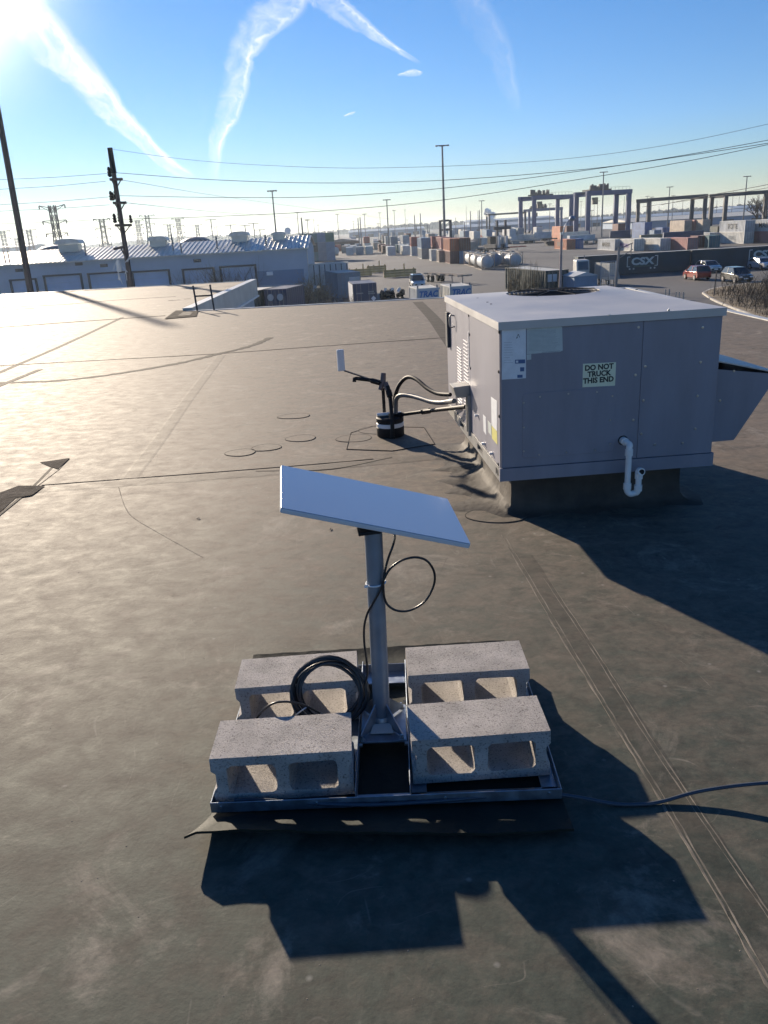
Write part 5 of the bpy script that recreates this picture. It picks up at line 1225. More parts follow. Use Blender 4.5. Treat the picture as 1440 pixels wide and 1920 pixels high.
for z_ in (3.5, 6.3, 9.0): m.box((-1.199, .05, z_), (1.199, .55, z_+.6))
m.build('mast', M_['cranedark'], t); m = MB(); m.box((-1.8, .61, .8), (1.8, 7, 3)); m.build('body', M_['cranedark'], t)

# ------------------------------------------------------------------ gantry cranes
def gantry(pA, pB, pC, ztop_px, label, leg=1.5, c='steelblue', machinery=True, beam=1.6, light=False):
    # pA near-left foot, pB near-right foot, pC far-left foot in pixels on the yard
    A, B = at(*pA, ZY), at(*pB, ZY); C0 = atY(pC[0], pC[1], A.y+7.0); sp = B-A; dp = Vector((C0.x-A.x, 7.0, 0))
    t = thing('gantry_crane', label, 'gantry crane', (A.x, A.y, ZY)); H = atY(pA[0], ztop_px, A.y).z-ZY; mt = M_[c]
    S = Vector((sp.x, sp.y, 0)); Dv = dp
    for o in (Vector((0, 0, 0)), S, Dv, S+Dv):
        m = MB(); m.bar(o+Vector((0, 0, 1.2)), o+Vector((0, 0, H-beam)), leg, leg*.8, (0, 1, 0)); m.build('leg', mt, t)
    for o in (Vector((0, 0, 0)), Dv):
        m = MB(); m.bar(o+Vector((0, 0, H-beam/2))-S.normalized()*leg*.6, o+S+Vector((0, 0, H-beam/2))+S.normalized()*leg*.6, leg*.8, beam); m.build('top_girder', mt, t)
    for o in (Vector((0, 0, 0)), S):
        m = MB(); m.bar(o-Dv.normalized()*1.2+Vector((0, 0, 1.4)), o+Dv+Dv.normalized()*1.2+Vector((0, 0, 1.4)), leg*.7, 1.0); m.build('sill_beam', mt, t)
        for k in (.0, 1.0):
            for j in (-.8, .8):
                q = o+Dv*k+Dv.normalized()*j; m = MB(); m.M = Matrix.Translation(q+Vector((0, 0, .7))) @ Matrix.Rotation(PI/2, 4, 'Y'); m.lathe([(.45, -.3), (.7, -.28), (.7, .28), (.45, .3)], 12); m.build('wheel', M_['tyre'], t)
        if not light:
            m = MB(); m.bar(o+Vector((0, 0, H+.05-beam)), o+Dv+Vector((0, 0, H+.05-beam)), .8, .8); m.build('cross_beam', mt, t)
    if machinery:
        rnd = random.Random(int(pA[0])); c0 = S*.35+Dv*.5
        m = MB(); m.bar(c0-S.normalized()*5+Vector((0, 0, H+.35)), c0+S.normalized()*5+Vector((0, 0, H+.35)), 5.5, .6); m.build('trolley', M_['cranedark'], t)
        for k in range(26):
            q = c0+S.normalized()*rnd.uniform(-5.2, 5.2)+Vector((0, rnd.uniform(-2, 2), H+.66)); a, b, h_ = rnd.uniform(.12, .75), rnd.uniform(.3, .8), rnd.uniform(.5, 2.1)
            m = MB(); m.box((q.x-a, q.y-b, q.z), (q.x+a, q.y+b, q.z+h_)); m.build('winch_gear', M_['cranedark'], t)
        m = MB(); q = S*.25+Dv*.3+Vector((0, 0, H-beam-3.4)); m.box((q.x-1, q.y-1, q.z), (q.x+1, q.y+1, q.z+2.6)); cb = m.build('cab', M_['cranedark'], t)
        m = MB(); m.box((q.x-.9, q.y-1.05, q.z+.8), (q.x+.9, q.y-1.01, q.z+2.2)); m.build('cab_glass', M_['glass'], cb)
        m = MB()
        for k in range(12):
            q = S*(k/11)+Vector((0, -leg*.45, H)); m.bar(q, q+Vector((0, 0, 1.1)), .08)
        m.bar(Vector((0, -leg*.45, H+1.1)), S+Vector((0, -leg*.45, H+1.1)), .08); m.build('handrail', M_['cranedark'], t)
    return t
gantry((1001, 448), (1070, 443), (976, 445), 367, 'big blue gantry crane standing leftmost of the two with machinery on top', leg=1.7)
gantry((1101, 446), (1176, 441), (1079, 443), 358.5, 'big blue gantry crane right of its twin, machinery on top', leg=1.8)
gantry((1214, 441), (1318, 438), (1194, 440), 372, 'dark open gantry frame between the blue cranes and the right edge frame', leg=1.2, c='cranedark', machinery=False, beam=1.2)
gantry((1356, 436), (1460, 432), (1330, 436), 362, 'dark open gantry frame cut by the right picture edge', leg=1.3, c='cranedark', machinery=False, beam=1.2)
gantry((918, 447), (985, 444), (913, 444), 401, 'lower dark gantry frame left of the big blue cranes', leg=.8, c='cranedark', machinery=False, beam=.8)
gantry((992, 437), (1052, 434), (984, 436), 392, 'small blue gantry crane seen through the legs of the big left one', leg=1.4, machinery=True)
for (a, b, tp_, lb) in ((735, 767, 423, 'small distant gantry frame above the container row'), (781, 805, 422.5, 'smaller distant gantry frame right of the first'), (690, 711, 431, 'tiny distant gantry frame by the far sheds')):
    gantry((a, 440), (b, 438.5), (a-3, 439), tp_, lb, leg=.9, c='cranedark', machinery=False, beam=.8, light=True)

# ------------------------------------------------------------------ poles, masts, towers
def light_mast(px, ptop, Y, label, r=.22, heads=6, lean=0, bare=False, group='light masts of the yard'):
    T = atY(px, ptop, Y); t = thing('light_mast', label, 'light mast', (T.x, Y, ZY), 0, group); h = T.z-ZY
    m = MB(); m.tube([(0, 0, 0), (0, 0, h)], [r, r*.55], 8); m.build('pole', M_['polesteel'], t, smooth=True)
    if not bare:
        m = MB(); m.tube([(-4.2*r, 0, h-.1), (4.2*r, 0, h-.1)], .12, 6); m.build('cross_arm', M_['polesteel'], t)
        for k in range(4):
            x = (-1.5+k)*r*2.5; m = MB(); m.box((x-.8*r, -.3, h-.3), (x+.8*r, .3, h+.02)); m.build('lamp_head', M_['polesteel'], t)
    return t
light_mast(829, 272, 219, 'tallest light mast, rising dark against the sky right of centre', r=.38)
light_mast(510, 357, 210, 'light mast rising behind the warehouse roof right part', r=.26)
light_mast(725, 374, 300, 'light mast standing behind the middle of the container row', r=.3)
light_mast(1132, 322, 330, 'light mast rising behind the right hand blue crane', r=.34)
light_mast(1256, 350, 380, 'light mast seen above the dark gantry frame', r=.32)
light_mast(1401, 330, 330, 'light mast seen through the right edge gantry frame', r=.32)
light_mast(903, 376, 400, 'thin light mast left of the low dark gantry', r=.3); light_mast(557, 398, 330, 'thin light mast just right of the warehouse mast', r=.2)
light_mast(576, 412, 330, 'short light mast above the warehouse end', r=.2); light_mast(683, 401, 420, 'thin light mast above the far road', r=.24)
for (px, pt, Y, lb) in ((671, 409, 320, 'left of two bare poles close together above the far road'), (675, 407, 320, 'right of two bare poles close together above the far road'), (777, 403, 330, 'bare pole above the container row, left of the pair'), (788, 400, 330, 'bare pole above the container row, right of the pair'), (882, 396, 330, 'bare pole left of the thin light mast'), (899, 394, 340, 'bare pole right beside the thin light mast'), (871, 416, 330, 'short bare pole near the tank containers'), (565, 408, 200, 'stubby dark post above the warehouse gable')):
    light_mast(px, pt, Y, lb, r=.28, bare=True, group='bare poles in the yard')
rnd = random.Random(5)
for i in range(34):
    px = rnd.uniform(585, 1435); light_mast(px, 428-.0577*(px-720)-rnd.uniform(8, 34), rnd.uniform(450, 900), 'thin distant light mast on the hazy skyline', r=.24, group='distant light masts on the skyline', bare=rnd.random() < .4)
# street lamp with round head, in front of the cranes
A = atY(1048, 600, 52); T0 = atY(1053, 440, 52); HD = atY(1073, 410, 52)
t = thing('street_lamp', 'pinkish grey street lamp with a curved arm and round head', 'street lamp', (A.x, 52, ZY)); zz_ = T0.z-ZY; dx = T0.x-A.x
m = MB(); m.tube([(0, 0, 0), (dx, 0, zz_)], [.12, .07], 10); m.build('pole', M_['lamppole'], t, smooth=True)
m = MB(); hd = HD-Vector((A.x, 52, ZY)); m.tube(smoothpath([(dx, 0, zz_-.4), (dx+.12, 0, zz_+.25), (hd.x-.35, 0, hd.z-.25), (hd.x-.12, 0, hd.z-.02)], 5), .035, 8); m.build('arm', M_['galv'], t, smooth=True)
m = MB(); m.lathe([(.05, .18), (.14, .14), (.2, .02), (.16, -.1), (.02, -.14)], 14, (hd.x, 0, hd.z)); m.build('lamp_head', M_['galv'], t, smooth=True)
# short utility pole with bracket arms
A = atY(1153, 560, 90); T0 = atY(1161, 463, 90); t = thing('utility_pole', 'short grey pole with a sideways bracket in front of the green wall', 'utility pole', (A.x, 90, ZY)); q = T0-Vector((A.x, 90, ZY))
m = MB(); m.tube([(0, 0, 0), q], [.17, .13], 8); m.build('pole', M_['polesteel'], t)
m = MB(); m.tube([q+Vector((0, 0, -.2)), q+Vector((1.5, 0, .35))], .05, 6); m.tube([q+Vector((0, 0, -1.2)), q+Vector((1.5, 0, -.3))], .05, 6); m.tube([q+Vector((1.3, 0, .3)), q+Vector((1.3, 0, -.9))], .04, 6); m.build('bracket', M_['polesteel'], t)
# big utility poles on the left
def big_pole(pA, pB, Y, r, label, arms=(), top=None):
    A, B = atY(*pA, Y), atY(*pB, Y); d = (A-B); k = (B.z-ZY)/d.z; base = B-d*k
    t = thing('utility_pole', label, 'utility pole', (base.x, Y, ZY), 0, 'wooden utility poles behind the roof'); b = Vector((base.x, Y, ZY))
    m = MB(); m.tube([(0, 0, 0), A-b], [r*1.15, r*.75], 12); m.build('pole', M_['pole'], t, smooth=True)
    return t, b
t, b = big_pole((-14, 150), (57, 545), 42, .165, 'thick leaning wooden utility pole at the left picture edge')
PY = 38.0
t2, b2 = big_pole((206, 278), (245, 530), PY, .125, 'leaning wooden utility pole with crossarms and insulators, dark capped top')
def onpole(py): 
    A, B = Vector((206, 278)), Vector((245, 530)); k = (py-278)/252; return A.lerp(B, k)
A = atY(*onpole(277), PY)-b2; B = atY(*onpole(325), PY)-b2
m = MB(); m.tube([A, B], [.11, .125], 12); m.build('dark_cap', M_['blackpl'], t2, smooth=True)
def ins(px, py, dy=0, s=1.0):
    P = atY(px, py, PY+dy)-b2; m = MB(); m.lathe([(.05*s, 0), (.09*s, .06*s), (.05*s, .10*s), (.085*s, .16*s), (.045*s, .20*s), (.07*s, .26*s), (.03*s, .34*s)], 10, tuple(P)); m.build('insulator', M_['blackpl'], t2, smooth=True)
for (x0, x1, py, hh_) in ((206, 230, 336, .1), (212, 237, 380, .1), (216, 247, 422, .1)):
    A, B = atY(x0, py+.6, PY-.2)-b2, atY(x1, py, PY-.2)-b2; m = MB(); m.bar(A, B, .09, .11); ar = m.build('crossarm', M_['pole'], t2)
    cx_ = onpole(py+18); c = atY(cx_.x, cx_.y, PY-.2)-b2
    for x_ in (x0+3, x1-3):
        q = atY(x_, py+1, PY-.2)-b2; m = MB(); m.bar(q, c, .04); m.build('brace', M_['pole'], ar)
    ins(x0+.5, py-4); 
    if py > 400: ins(x1-1, py-4)
for (x_, y_) in ((206, 331), (209.5, 376), (218, 374), (216, 418), (225, 416)): ins(x_, y_, s=1.15)
A, B = atY(213, 467, PY-.2)-b2, atY(236, 462, PY-.2)-b2; m = MB(); m.bar(A, B, .08, .1); m.build('crossarm', M_['pole'], t2)
m = MB(); m.bar(atY(226, 464, PY-.2)-b2, atY(238, 487, PY-.2)-b2, .05); m.build('brace', M_['pole'], t2)
P = atY(236, 500, PY)-b2; m = MB(); m.lathe([(.08, 0), (.12, .04), (.12, .42), (.08, .48)], 14, (P.x-.28, P.y-.1, P.z-.2)); m.build('transformer', cmat('pale'), t2, smooth=True)
rnd = random.Random(2); m = MB()
for k in range(7):
    q = Vector((P.x+rnd.uniform(-.6, .3), P.y-.3, P.z+rnd.uniform(-.6, .4))); m.tube([q, q+Vector((rnd.uniform(-.2, .2), 0, rnd.uniform(-.2, .3))), q+Vector((rnd.uniform(-.4, .4), -.1, rnd.uniform(-.4, .3)))], .018, 5)
m.build('fuse_wiring', cmat('pale'), t2, kind='stuff')
# lattice transmission towers
def tower(px, ptop, Y, label, w=3.2, arms=3, aw=5.5, dark=False, r=.12):
    T = atY(px, ptop, Y); t = thing('transmission_tower', label, 'transmission tower', (T.x, Y, ZY), R(random.uniform(-15, 15)), 'transmission towers on the horizon'); h = T.z-ZY; m = MB()
    mt = M_['cranedark'] if dark else M_['polesteel']
    wz = lambda z: w*(1-.62*min(1, z/(h*.62)))
    n = 9; zs = [h*i/n for i in range(n+1)]
    for i in range(n):
        a, b = wz(zs[i])/2, wz(zs[i+1])/2; ca = [(-a, -a), (a, -a), (a, a), (-a, a)]; cb = [(-b, -b), (b, -b), (b, b), (-b, b)]
        for k in range(4):
            p, q = ca[k], cb[k]; p2, q2 = ca[(k+1) % 4], cb[(k+1) % 4]
            m.tube([(*p, zs[i]), (*q, zs[i+1])], r, 4, cap=False); m.tube([(*p, zs[i]), (*q2, zs[i+1])], r*.6, 3, cap=False); m.tube([(*p2, zs[i]), (*q, zs[i+1])], r*.6, 3, cap=False)
    m.build('lattice_body', mt, t)
    for k in range(arms):
        z = h*(.97-.17*k); m = MB(); a = wz(z)/2; L_ = aw*(1-.08*k)
        for s_ in (-1, 1):
            m.tube([(s_*a, 0, z), (s_*L_/2, 0, z+(.6 if k == 0 else 0))], r*.8, 4); m.tube([(s_*a, 0, z-h*.05), (s_*L_/2, 0, z+(.6 if k == 0 else 0))], r*.6, 4)
        ar = m.build('cross_arm', mt, t)
        for s_ in (-1, 1):
            m = MB(); m.tube([(s_*L_/2, 0, z+(.5 if k == 0 else 0)), (s_*L_/2, 0, z-.9-(0 if k else -.6))], r, 5); m.build('insulator_string', M_['blackpl'], ar)
    return t
random.seed(12)
tower(97, 385, 220, 'nearest dark lattice tower left of the capped utility pole', w=3.6, aw=6.6, dark=True, r=.16)
tower(190, 410, 330, 'lattice tower just left of the capped utility pole', w=4.2, aw=6, dark=True, r=.16, arms=4)
for (px, pt, Y, lb) in ((275, 403, 420, 'tallest pale lattice tower right of the capped utility pole'), (257, 412, 470, 'pale lattice tower left of the tallest one'), (333, 409, 460, 'pale lattice tower above the warehouse middle'), (316, 420, 560, 'small pale lattice tower left of the warehouse middle'), (369, 421, 600, 'small lattice tower above the dark dome'), (404, 424, 620, 'small lattice tower right of the dark dome'), (53, 430, 420, 'thin lattice tower left of the nearest dark tower'), (4, 432, 430, 'thin lattice tower at the left picture edge'), (30, 446, 520, 'low lattice tower between the two thin left ones')):
    tower(px, pt, Y, lb, w=4.5, aw=7, r=.17)
for i, (px, pt) in enumerate(((395, 411), (432, 421), (459, 422), (475, 418), (487, 430))):
    T = atY(px, pt, 330); t = thing('power_pole', ['two armed power pole behind the warehouse, leftmost of five', 'second of the five power poles behind the warehouse', 'middle one of the five power poles behind the warehouse', 'fourth of the five power poles behind the warehouse', 'rightmost and shortest of the five power poles behind the warehouse'][i], 'power pole', (T.x, 330, ZY), 0, 'power poles behind the warehouse'); h = T.z-ZY
    m = MB(); m.tube([(0, 0, 0), (0, 0, h)], .2, 6); m.build('pole', M_['polesteel'], t); m = MB(); m.bar((-2.2, 0, h-.2), (2.2, 0, h-.2), .22); m.build('cross_arm', M_['polesteel'], t)

# overhead wires
def wire(pts, label, r=.012):
    r *= .8
    P = [atY(x, y, Y) for x, y, Y in pts]
    tag(MB().tube(smoothpath(P, 8), r, 5).build('power_line', M_['wire'], smooth=True), label, 'wire', 'overhead wires')
wire([(212, 280, 38), (350, 299, 37.2), (500, 310, 36.3), (700, 315, 35.2), (1000, 303, 33.6), (1250, 272, 32.2), (1520, 215, 31)], 'topmost faint wire leaving the capped pole to the right', .008)
wire([(219, 324, 38), (400, 337, 37), (600, 343, 36), (830, 338, 34.5), (1100, 317, 33), (1300, 290, 32), (1520, 256, 31)], 'upper dark wire running from the pole to the right edge', .013)
wire([(223, 367, 38), (400, 370, 37), (600, 369, 36), (830, 353, 34.5), (1100, 319, 33), (1300, 288, 32), (1520, 248, 31)], 'middle dark wire running from the pole to the right edge', .013)
wire([(232, 411, 38), (400, 406, 37), (600, 396, 36), (830, 375, 34.5), (1100, 334, 33), (1300, 300, 32), (1520, 254, 31)], 'lower dark wire running from the pole to the right edge', .013)
wire([(229, 338, 38), (262, 343, 40), (400, 366, 60), (560, 388, 85), (740, 412, 120)], 'thin wire slanting down from the pole towards the yard', .012)
wire([(236, 380, 38), (272, 384, 40), (400, 397, 60), (540, 408, 85), (700, 424, 120)], 'second thin wire slanting down from the pole towards the yard', .012)
wire([(1240, 384, 60), (1330, 366, 52), (1440, 346, 44), (1540, 322, 38)], 'wire rising to the right edge above the dark gantry frames', .02)
wire([(1205, 388, 60), (1330, 370, 52), (1440, 352, 44), (1540, 330, 38)], 'lower wire rising to the right edge above the dark gantry frames', .016)
for i, (x1, y1, y0) in enumerate(((206, 325, 337), (198, 340, 355), (208, 369, 384), (206, 384, 396), (216, 410, 420), (216, 423, 441))):
    wire([(x1, y1, 38), (100, (y1+y0)/2+1.5, 38.5), (0, y0, 39), (-110, y0+8, 39.5)], ['first', 'second', 'third', 'fourth', 'fifth', 'sixth'][i]+' wire from the top running left from the capped pole', .010)

# ------------------------------------------------------------------ the far yard
random.seed(77); FG = 'distant containers in the far yard'
far_cols = ['white', 'pale', 'white', 'tan', 'grey', 'pale', 'steel', 'red', 'white', 'brown', 'bluegrey']
lab = {'white': 'distant white container in the far yard', 'pale': 'distant pale grey container in the far yard', 'tan': 'distant tan container in the far yard', 'grey': 'distant grey container in the far yard', 'steel': 'distant blue container in the far yard', 'red': 'distant red container in the far yard', 'brown': 'distant brown container in the far yard', 'bluegrey': 'distant slate container in the far yard'}
def far_mesh(c, L):
    key = ('far', c, L)
    if key not in _cache:
        m = MB(); m.box((0, 0, 0), (2.44, L, 2.6))
        for k in range(int(L/1.2)): m.box((-.04, .3+k*1.2, .15), (-.001, .9+k*1.2, 2.45))
        o = m.build('x', cmat(c)); _cache[key] = o.data; bpy.data.objects.remove(o)
    return _cache[key]
n = 0
for row, (Y, xa, xb, st) in enumerate(((262, 6, 34, 4.2), (285, -8, 44, 3.6), (315, -10, 56, 3.4), (350, -14, 62, 4.1), (400, -16, 70, 5.2), (470, -10, 80, 6.2), (560, 0, 100, 8), (700, 10, 130, 11))):
    x = xa
    while x < xb and n < 250:
        if random.random() < .86:
            for k in range(random.choice((1, 1, 1, 2)) if Y > 300 else 1):
                c = random.choice(far_cols); o = bpy.data.objects.new('distant_container', far_mesh(c, 12.19)); COL.objects.link(o)
                o.location = (x+random.uniform(-.3, .3), Y+random.uniform(-3, 3), ZY+k*2.61); o.rotation_euler = (0, 0, R(1.5)); tag(o, lab[c], 'container', FG+': '+c.replace('bluegrey', 'slate').replace('steel', 'blue')); n += 1
        x += st*random.choice((1, 1, 1, 1.5))
# containers and trailers under the cranes
for (px, py, c, L, k, lb) in ((1050, 452, 'orange', 12.19, 1, ''), (1062, 452, 'maroon', 12.19, 1, ''), (1038, 449, 'tan', 12.19, 0, ''), (1090, 450, 'orange', 12.19, 0, ''), (1226, 447, 'steel', 12.19, 0, ''), (1208, 447, 'blue', 12.19, 1, ''), (1168, 450, 'navy', 12.19, 0, ''), (1158, 450, 'maroon', 6.06, 1, ''), (1250, 440, 'blue', 12.19, 0, ''), (1282, 445, 'tan', 12.19, 1, ''), (1300, 444, 'pink', 12.19, 1, ''), (1316, 444, 'tan', 12.19, 1, ''), (1345, 440, 'dkgreen', 12.19, 0, ''), (1360, 440, 'brown', 12.19, 0, ''), (1020, 450, 'red', 6.06, 0, ''), (1006, 451, 'pale', 6.06, 1, ''), (965, 449, 'pale', 6.06, 1, ''), (948, 452, 'grey', 6.06, 0, '')):
    P = at(px, py, ZY)
    for j in range(k+1):
        o = bpy.data.objects.new('distant_container', far_mesh(c, L)); COL.objects.link(o); o.location = (P.x, P.y, ZY+2.61*j); o.rotation_euler = (0, 0, R(2)); nm = c.replace('dkgreen', 'dark green').replace('steel', 'steel blue').replace('navy', 'dark navy')
        tag(o, nm+' container standing under the gantry cranes', 'container', nm+' containers under the cranes')
rnd = random.Random(6)
for i in range(26):
    px = rnd.uniform(940, 1330); P = at(px, rnd.uniform(449, 458), ZY)
    t = thing('flat_trailer', 'low dark flat trailer parked under the gantry cranes', 'trailer', (P.x, P.y, ZY), R(rnd.uniform(60, 110)), 'flat trailers under the cranes')
    m = MB(); m.box((-1.2, 0, 1.0), (1.2, 11, 1.35)); m.box((-1.1, 8, .1), (1.1, 10.4, 1.0)); m.box((-1, 2.5, .1), (1, 2.8, 1)); m.build('bed', rnd.choice([M_['blackpl'], M_['cranedark'], cmat('grey')]), t)
    if rnd.random() < .45: m = MB(); h_ = rnd.uniform(1, 2.4); m.box((-1.1, .3, 1.36), (1.1, rnd.uniform(3, 10), 1.36+h_)); m.build('load', rnd.choice([cmat('pale'), cmat('navy'), cmat('olive'), cmat('white')]), t)
# blue bridge like long sheds on the horizon
for (x0, x1, Y, h, c, lb) in ((-20, 60, 900, 7, 'bridge', 'long pale blue shed on the far skyline left of the cranes'), (70, 330, 700, 6.4, 'bridge', 'long blue shed behind the gantry cranes'), (150, 300, 480, 5, 'roofwhite', 'long white roofed shed behind the dark gantry frames'), (-560, -360, 900, 12, 'bridge', 'flat blue grey building on the far left skyline'), (330, 520, 760, 9, 'bridge', 'hazy building on the skyline at the far right'), (120, 220, 1000, 11, 'bridge', 'taller hazy shed far behind the cranes')):
    t = thing('shed', lb, 'shed', (x0, Y, ZY)); m = MB(); m.box((0, 0, 0), (x1-x0, 60, h-1.2)); m.build('wall', M_['bridge'], t)
    m = MB(); m.prism([(-1, h-1.199), (30, h+.8), (61, h-1.199)], 'x', -1, x1-x0+1); m.build('roof', M_['roofpale'] if c == 'roofwhite' else M_['bridge'], t)
    for k in range(int((x1-x0)/16)): m = MB(); m.box((4+k*16, -.1, 0), (10+k*16, -.002, h*.45)); m.build('door', M_['waredark'], t)
# wooded skyline, thin and uneven
rnd = random.Random(15)
def treeline(y, x0, x1, hmin, hmax, lb):
    m = MB(); x = x0
    while x < x1:
        w_ = rnd.uniform(4, 9); h_ = hmin+(hmax-hmin)*(.5+.5*math.sin(x*.011))*rnd.uniform(.6, 1); n = 8
        for _ in range(3):
            cx_ = x+rnd.uniform(-4, 4); cy_ = y+rnd.uniform(-20, 20); hh_ = h_*rnd.uniform(.6, 1.1); ww = w_*rnd.uniform(.4, .7)
            P = [(cx_+ww*math.cos(2*PI*k/n)*rnd.uniform(.8, 1.15), cy_+ww*math.sin(2*PI*k/n), ZY) for k in range(n)]
            P2 = [(p[0]+rnd.uniform(-1, 1), p[1], ZY+hh_*rnd.uniform(.75, .95)) for p in P]; top = (cx_, cy_, ZY+hh_)
            m.add(P+P2+[top], [(k, (k+1) % n, n+(k+1) % n, n+k) for k in range(n)]+[(n+k, n+(k+1) % n, 2*n) for k in range(n)])
        x += w_*.9
    m.build('far_woods', M_['treeline'], kind='stuff', label=lb)
treeline(1900, -1300, 1500, 9, 16, 'low hazy line of woods along the horizon')
treeline(1250, 420, 900, 10, 17, 'darker woods on the skyline at the right edge')
# bare trees right edge
def bare_tree(px, py, Y, h, label, n=260, spread=.5):
    P = atY(px, py, Y); rnd = random.Random(int(px)); t = thing('bare_tree', label, 'tree', (P.x, Y, ZY)); m = MB(); m.tube([(0, 0, 0), (.2, 0, h*.35), (0, 0, h*.6)], [.35, .28, .15], 7); m.build('trunk', M_['pole'], t); m = MB()
    def grow(p, d, l, r, k):
        q = p+d*l; m.tube([p, q], [r, r*.6], 3, cap=False)
        if k == 0: return
        for _ in range(3 if k > 1 else 4): grow(p+d*l*rnd.uniform(.5, 1), (d+Vector((rnd.uniform(-.8, .8), rnd.uniform(-.8, .8), rnd.uniform(-.1, .7)))).normalized(), l*.66, r*.6, k-1)
    for k in range(6): grow(Vector((0, 0, h*rnd.uniform(.25, .55))), Vector((rnd.uniform(-.9, .9), rnd.uniform(-.9, .9), 1)).normalized(), h*.28, .16, 4)
    m.build('crown', M_['brush'], t)
bare_tree(1434, 420, 260, 12.5, 'dense bare tree at the right edge behind the stacked containers'); bare_tree(1418, 420, 280, 10, 'smaller bare tree left of the dense one at the right edge')

# steam plume far off
P = atY(931, 410, 850)
rnd = random.Random(3)
bm = bmesh.new()
for k in range(16):
    c = Vector((P.x+rnd.uniform(-4, 4)-k*.6, 850+rnd.uniform(-4, 4), P.z-9+k*1.15)); bmesh.ops.create_icosphere(bm, subdivisions=2, radius=rnd.uniform(1.2, 3.2), matrix=Matrix.Translation(c))
for v in bm.verts: v.co += Vector((rnd.uniform(-.5, .5), 0, rnd.uniform(-.5, .5)))
me = bpy.data.meshes.new('steam_plume'); bm.to_mesh(me); bm.free(); me.materials.append(mat('steam', (.85, .86, .88), 1.0, var=.02)); me.polygons.foreach_set('use_smooth', [True]*len(me.polygons)); o = bpy.data.objects.new('steam_plume', me); COL.objects.link(o); o['kind'] = 'stuff'; o['label'] = 'white steam plume rising on the far skyline'

# ------------------------------------------------------------------ contrails, high up and far off
def contrail_mat(name, dens, cell, seed, warm=0):
    m = bpy.data.materials.new(name); m.use_nodes = True; t = m.node_tree; N = t.nodes; L = t.links; N.clear()
    out = N.new('ShaderNodeOutputMaterial'); em = N.new('ShaderNodeEmission'); tr = N.new('ShaderNodeBsdfTransparent'); mx_ = N.new('ShaderNodeMixShader')
    em.inputs[0].default_value = (1.0, .98-warm*.03, .95-warm*.1, 1); em.inputs[1].default_value = .80  # emission stands in for sunlight scattered by the trail
    uv = N.new('ShaderNodeUVMap'); sp = N.new('ShaderNodeSeparateXYZ'); L.new(uv.outputs[0], sp.inputs[0])
    mp = N.new('ShaderNodeMapping'); mp.inputs['Scale'].default_value = (cell, 1.3, 1); mp.inputs['Location'].default_value = (seed, seed*.7, 0); L.new(uv.outputs[0], mp.inputs[0])
    nz = N.new('ShaderNodeTexNoise'); nz.inputs['Scale'].default_value = 1.6; nz.inputs['Detail'].default_value = 7; nz.inputs['Roughness'].default_value = .6; nz.inputs['Distortion'].default_value = .6; L.new(mp.outputs[0], nz.inputs[0])
    def mth(op, a, b=None, c=None):
        q = N.new('ShaderNodeMath'); q.operation = op
        for i, v in enumerate((a, b, c)):
            if v is None: continue
            if isinstance(v, (int, float)): q.inputs[i].default_value = v
            else: L.new(v, q.inputs[i])
        return q.outputs[0]
    # across profile: v in 0..1, peak displaced by noise, sharper on one side
    vv = mth('ADD', sp.outputs[1], mth('MULTIPLY_ADD', nz.outputs[0], .55, -.275))
    r = N.new('ShaderNodeValToRGB'); e = r.color_ramp.elements; e[0].position = .04; e[0].color = (0, 0, 0, 1); e[1].position = .96; e[1].color = (0, 0, 0, 1)
    a = r.color_ramp.elements.new(.62); a.color = (.42, .42, .42, 1); a = r.color_ramp.elements.new(.74); a.color = (.72, .72, .72, 1); a = r.color_ramp.elements.new(.84); a.color = (.3, .3, .3, 1); a = r.color_ramp.elements.new(.3); a.color = (.28, .28, .28, 1)
    r.color_ramp.interpolation = 'EASE'; L.new(vv, r.inputs[0])
    # fade along u at both ends
    fu_ = mth('MULTIPLY', mth('MINIMUM', mth('MULTIPLY', sp.outputs[0], 12), 1), mth('MINIMUM', mth('MULTIPLY', mth('SUBTRACT', 1, sp.outputs[0]), 7), 1))
    ed = mth('MULTIPLY', mth('MINIMUM', mth('MULTIPLY', sp.outputs[1], 8), 1), mth('MINIMUM', mth('MULTIPLY', mth('SUBTRACT', 1, sp.outputs[1]), 8), 1))
    al = mth('MULTIPLY', mth('MULTIPLY', mth('MULTIPLY', r.outputs[0], fu_), ed), mth('MULTIPLY', mth('MULTIPLY_ADD', nz.outputs[0], 2.6, -.45), dens))
    al = mth('MINIMUM', al, 1)
    L.new(al, mx_.inputs[0]); L.new(tr.outputs[0], mx_.inputs[1]); L.new(em.outputs[0], mx_.inputs[2]); L.new(mx_.outputs[0], out.inputs[0])
    return m
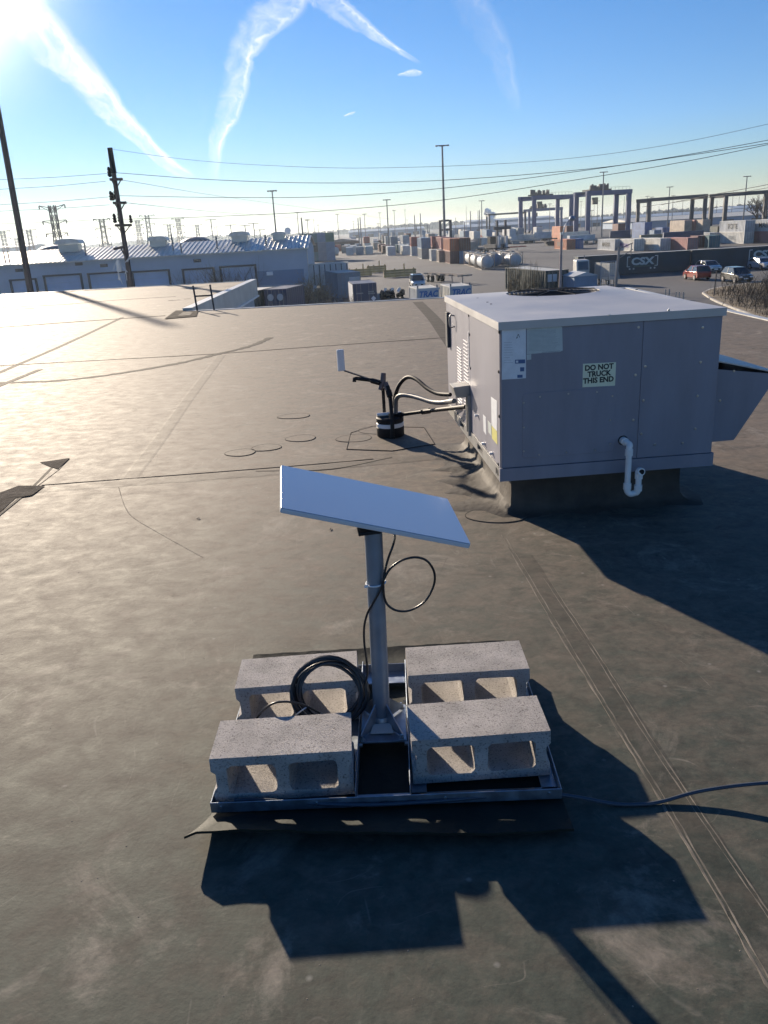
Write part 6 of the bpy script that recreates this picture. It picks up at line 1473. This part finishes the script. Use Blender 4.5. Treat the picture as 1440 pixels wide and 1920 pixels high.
def contrail(pts, label, dens=.8, cell=9, seed=1.0, warm=0, alt=2600):
    # pts: (px, py, half width left, half width right) ; laid on a level sheet high above the plain
    L_, R_ = [], []
    n = len(pts)
    for i, (x, y, wl, wr) in enumerate(pts):
        a = Vector(pts[max(0, i-1)][:2]); b = Vector(pts[min(n-1, i+1)][:2]); d = (b-a).normalized(); nn = Vector((-d.y, d.x))
        pl_ = Vector((x, y))+nn*wl*1.35; pr_ = Vector((x, y))-nn*wr*1.35
        L_.append(at(pl_.x, pl_.y, alt)); R_.append(at(pr_.x, pr_.y, alt))
    Ls, Rs = smoothpath(L_, 6), smoothpath(R_, 6); n = len(Ls)
    me = bpy.data.meshes.new('contrail'); me.from_pydata([tuple(p) for p in Ls]+[tuple(p) for p in Rs], [], [(i, i+1, n+i+1, n+i) for i in range(n-1)])
    uvl = me.uv_layers.new(name='UVMap')
    for p in me.polygons:
        for li in p.loop_indices:
            vi = me.loops[li].vertex_index; uvl.data[li].uv = ((vi % n)/(n-1), 0 if vi < n else 1)
    me.materials.append(contrail_mat('contrail_ice', dens, cell, seed, warm))
    o = bpy.data.objects.new('contrail', me); COL.objects.link(o); tag(o, label, 'contrail', 'aircraft contrails in the sky')
contrail([(-60, -90, 60, 60), (20, -10, 55, 45), (90, 70, 42, 38), (160, 145, 34, 30), (220, 210, 26, 22), (270, 262, 16, 14), (320, 310, 12, 12), (365, 335, 8, 8)], 'broad bright contrail slanting down from the upper left corner', 1.15, 7, 1.3, 1)
contrail([(560, -70, 30, 34), (530, 0, 30, 38), (480, 60, 36, 28), (450, 110, 26, 26), (435, 170, 22, 26), (420, 225, 18, 22), (405, 270, 14, 14), (398, 335, 10, 10)], 'wavy contrail dropping through the upper middle of the sky', .75, 8, 4.2)
contrail([(560, -50, 20, 20), (610, -5, 26, 22), (655, 25, 22, 16), (700, 60, 14, 10), (740, 90, 7, 6), (790, 120, 4, 4)], 'short curved contrail to the right of the wavy one', .7, 5, 2.2)
contrail([(850, -20, 20, 40), (890, 40, 24, 40), (930, 100, 20, 30), (950, 160, 14, 20), (970, 210, 10, 10)], 'very faint wide contrail right of the sky centre', .16, 4, 6.2)
contrail([(744, 141, 1, 1), (757, 139, 5, 4), (772, 137, 7, 7), (784, 136, 6, 5), (794, 136, 1, 1)], 'tiny isolated cloud puff', .75, 2.5, 3.0); contrail([(644, 218, .6, .6), (656, 214, 2.6, 2.6), (668, 209, .6, .6)], 'tiny isolated streak of contrail near the sky centre', .9, 1.5, 8.0)

# ------------------------------------------------------------------ the air
hz = MB(); hz.box((-4400, -80, ZY-1.0), (4400, 4600, 40.0))
hm = bpy.data.materials.new('haze_air'); hm.use_nodes = True; hn = hm.node_tree; hn.nodes.clear(); ho = hn.nodes.new('ShaderNodeOutputMaterial'); hv_ = hn.nodes.new('ShaderNodeVolumePrincipled')
hv_.inputs['Color'].default_value = (.74, .87, 1.0, 1); hv_.inputs['Density'].default_value = .00016; hv_.inputs['Anisotropy'].default_value = .55
hn.links.new(hv_.outputs[0], ho.inputs['Volume'])
ho_ = hz.build('haze', hm, kind='stuff', label='thin bluish air over the yard')
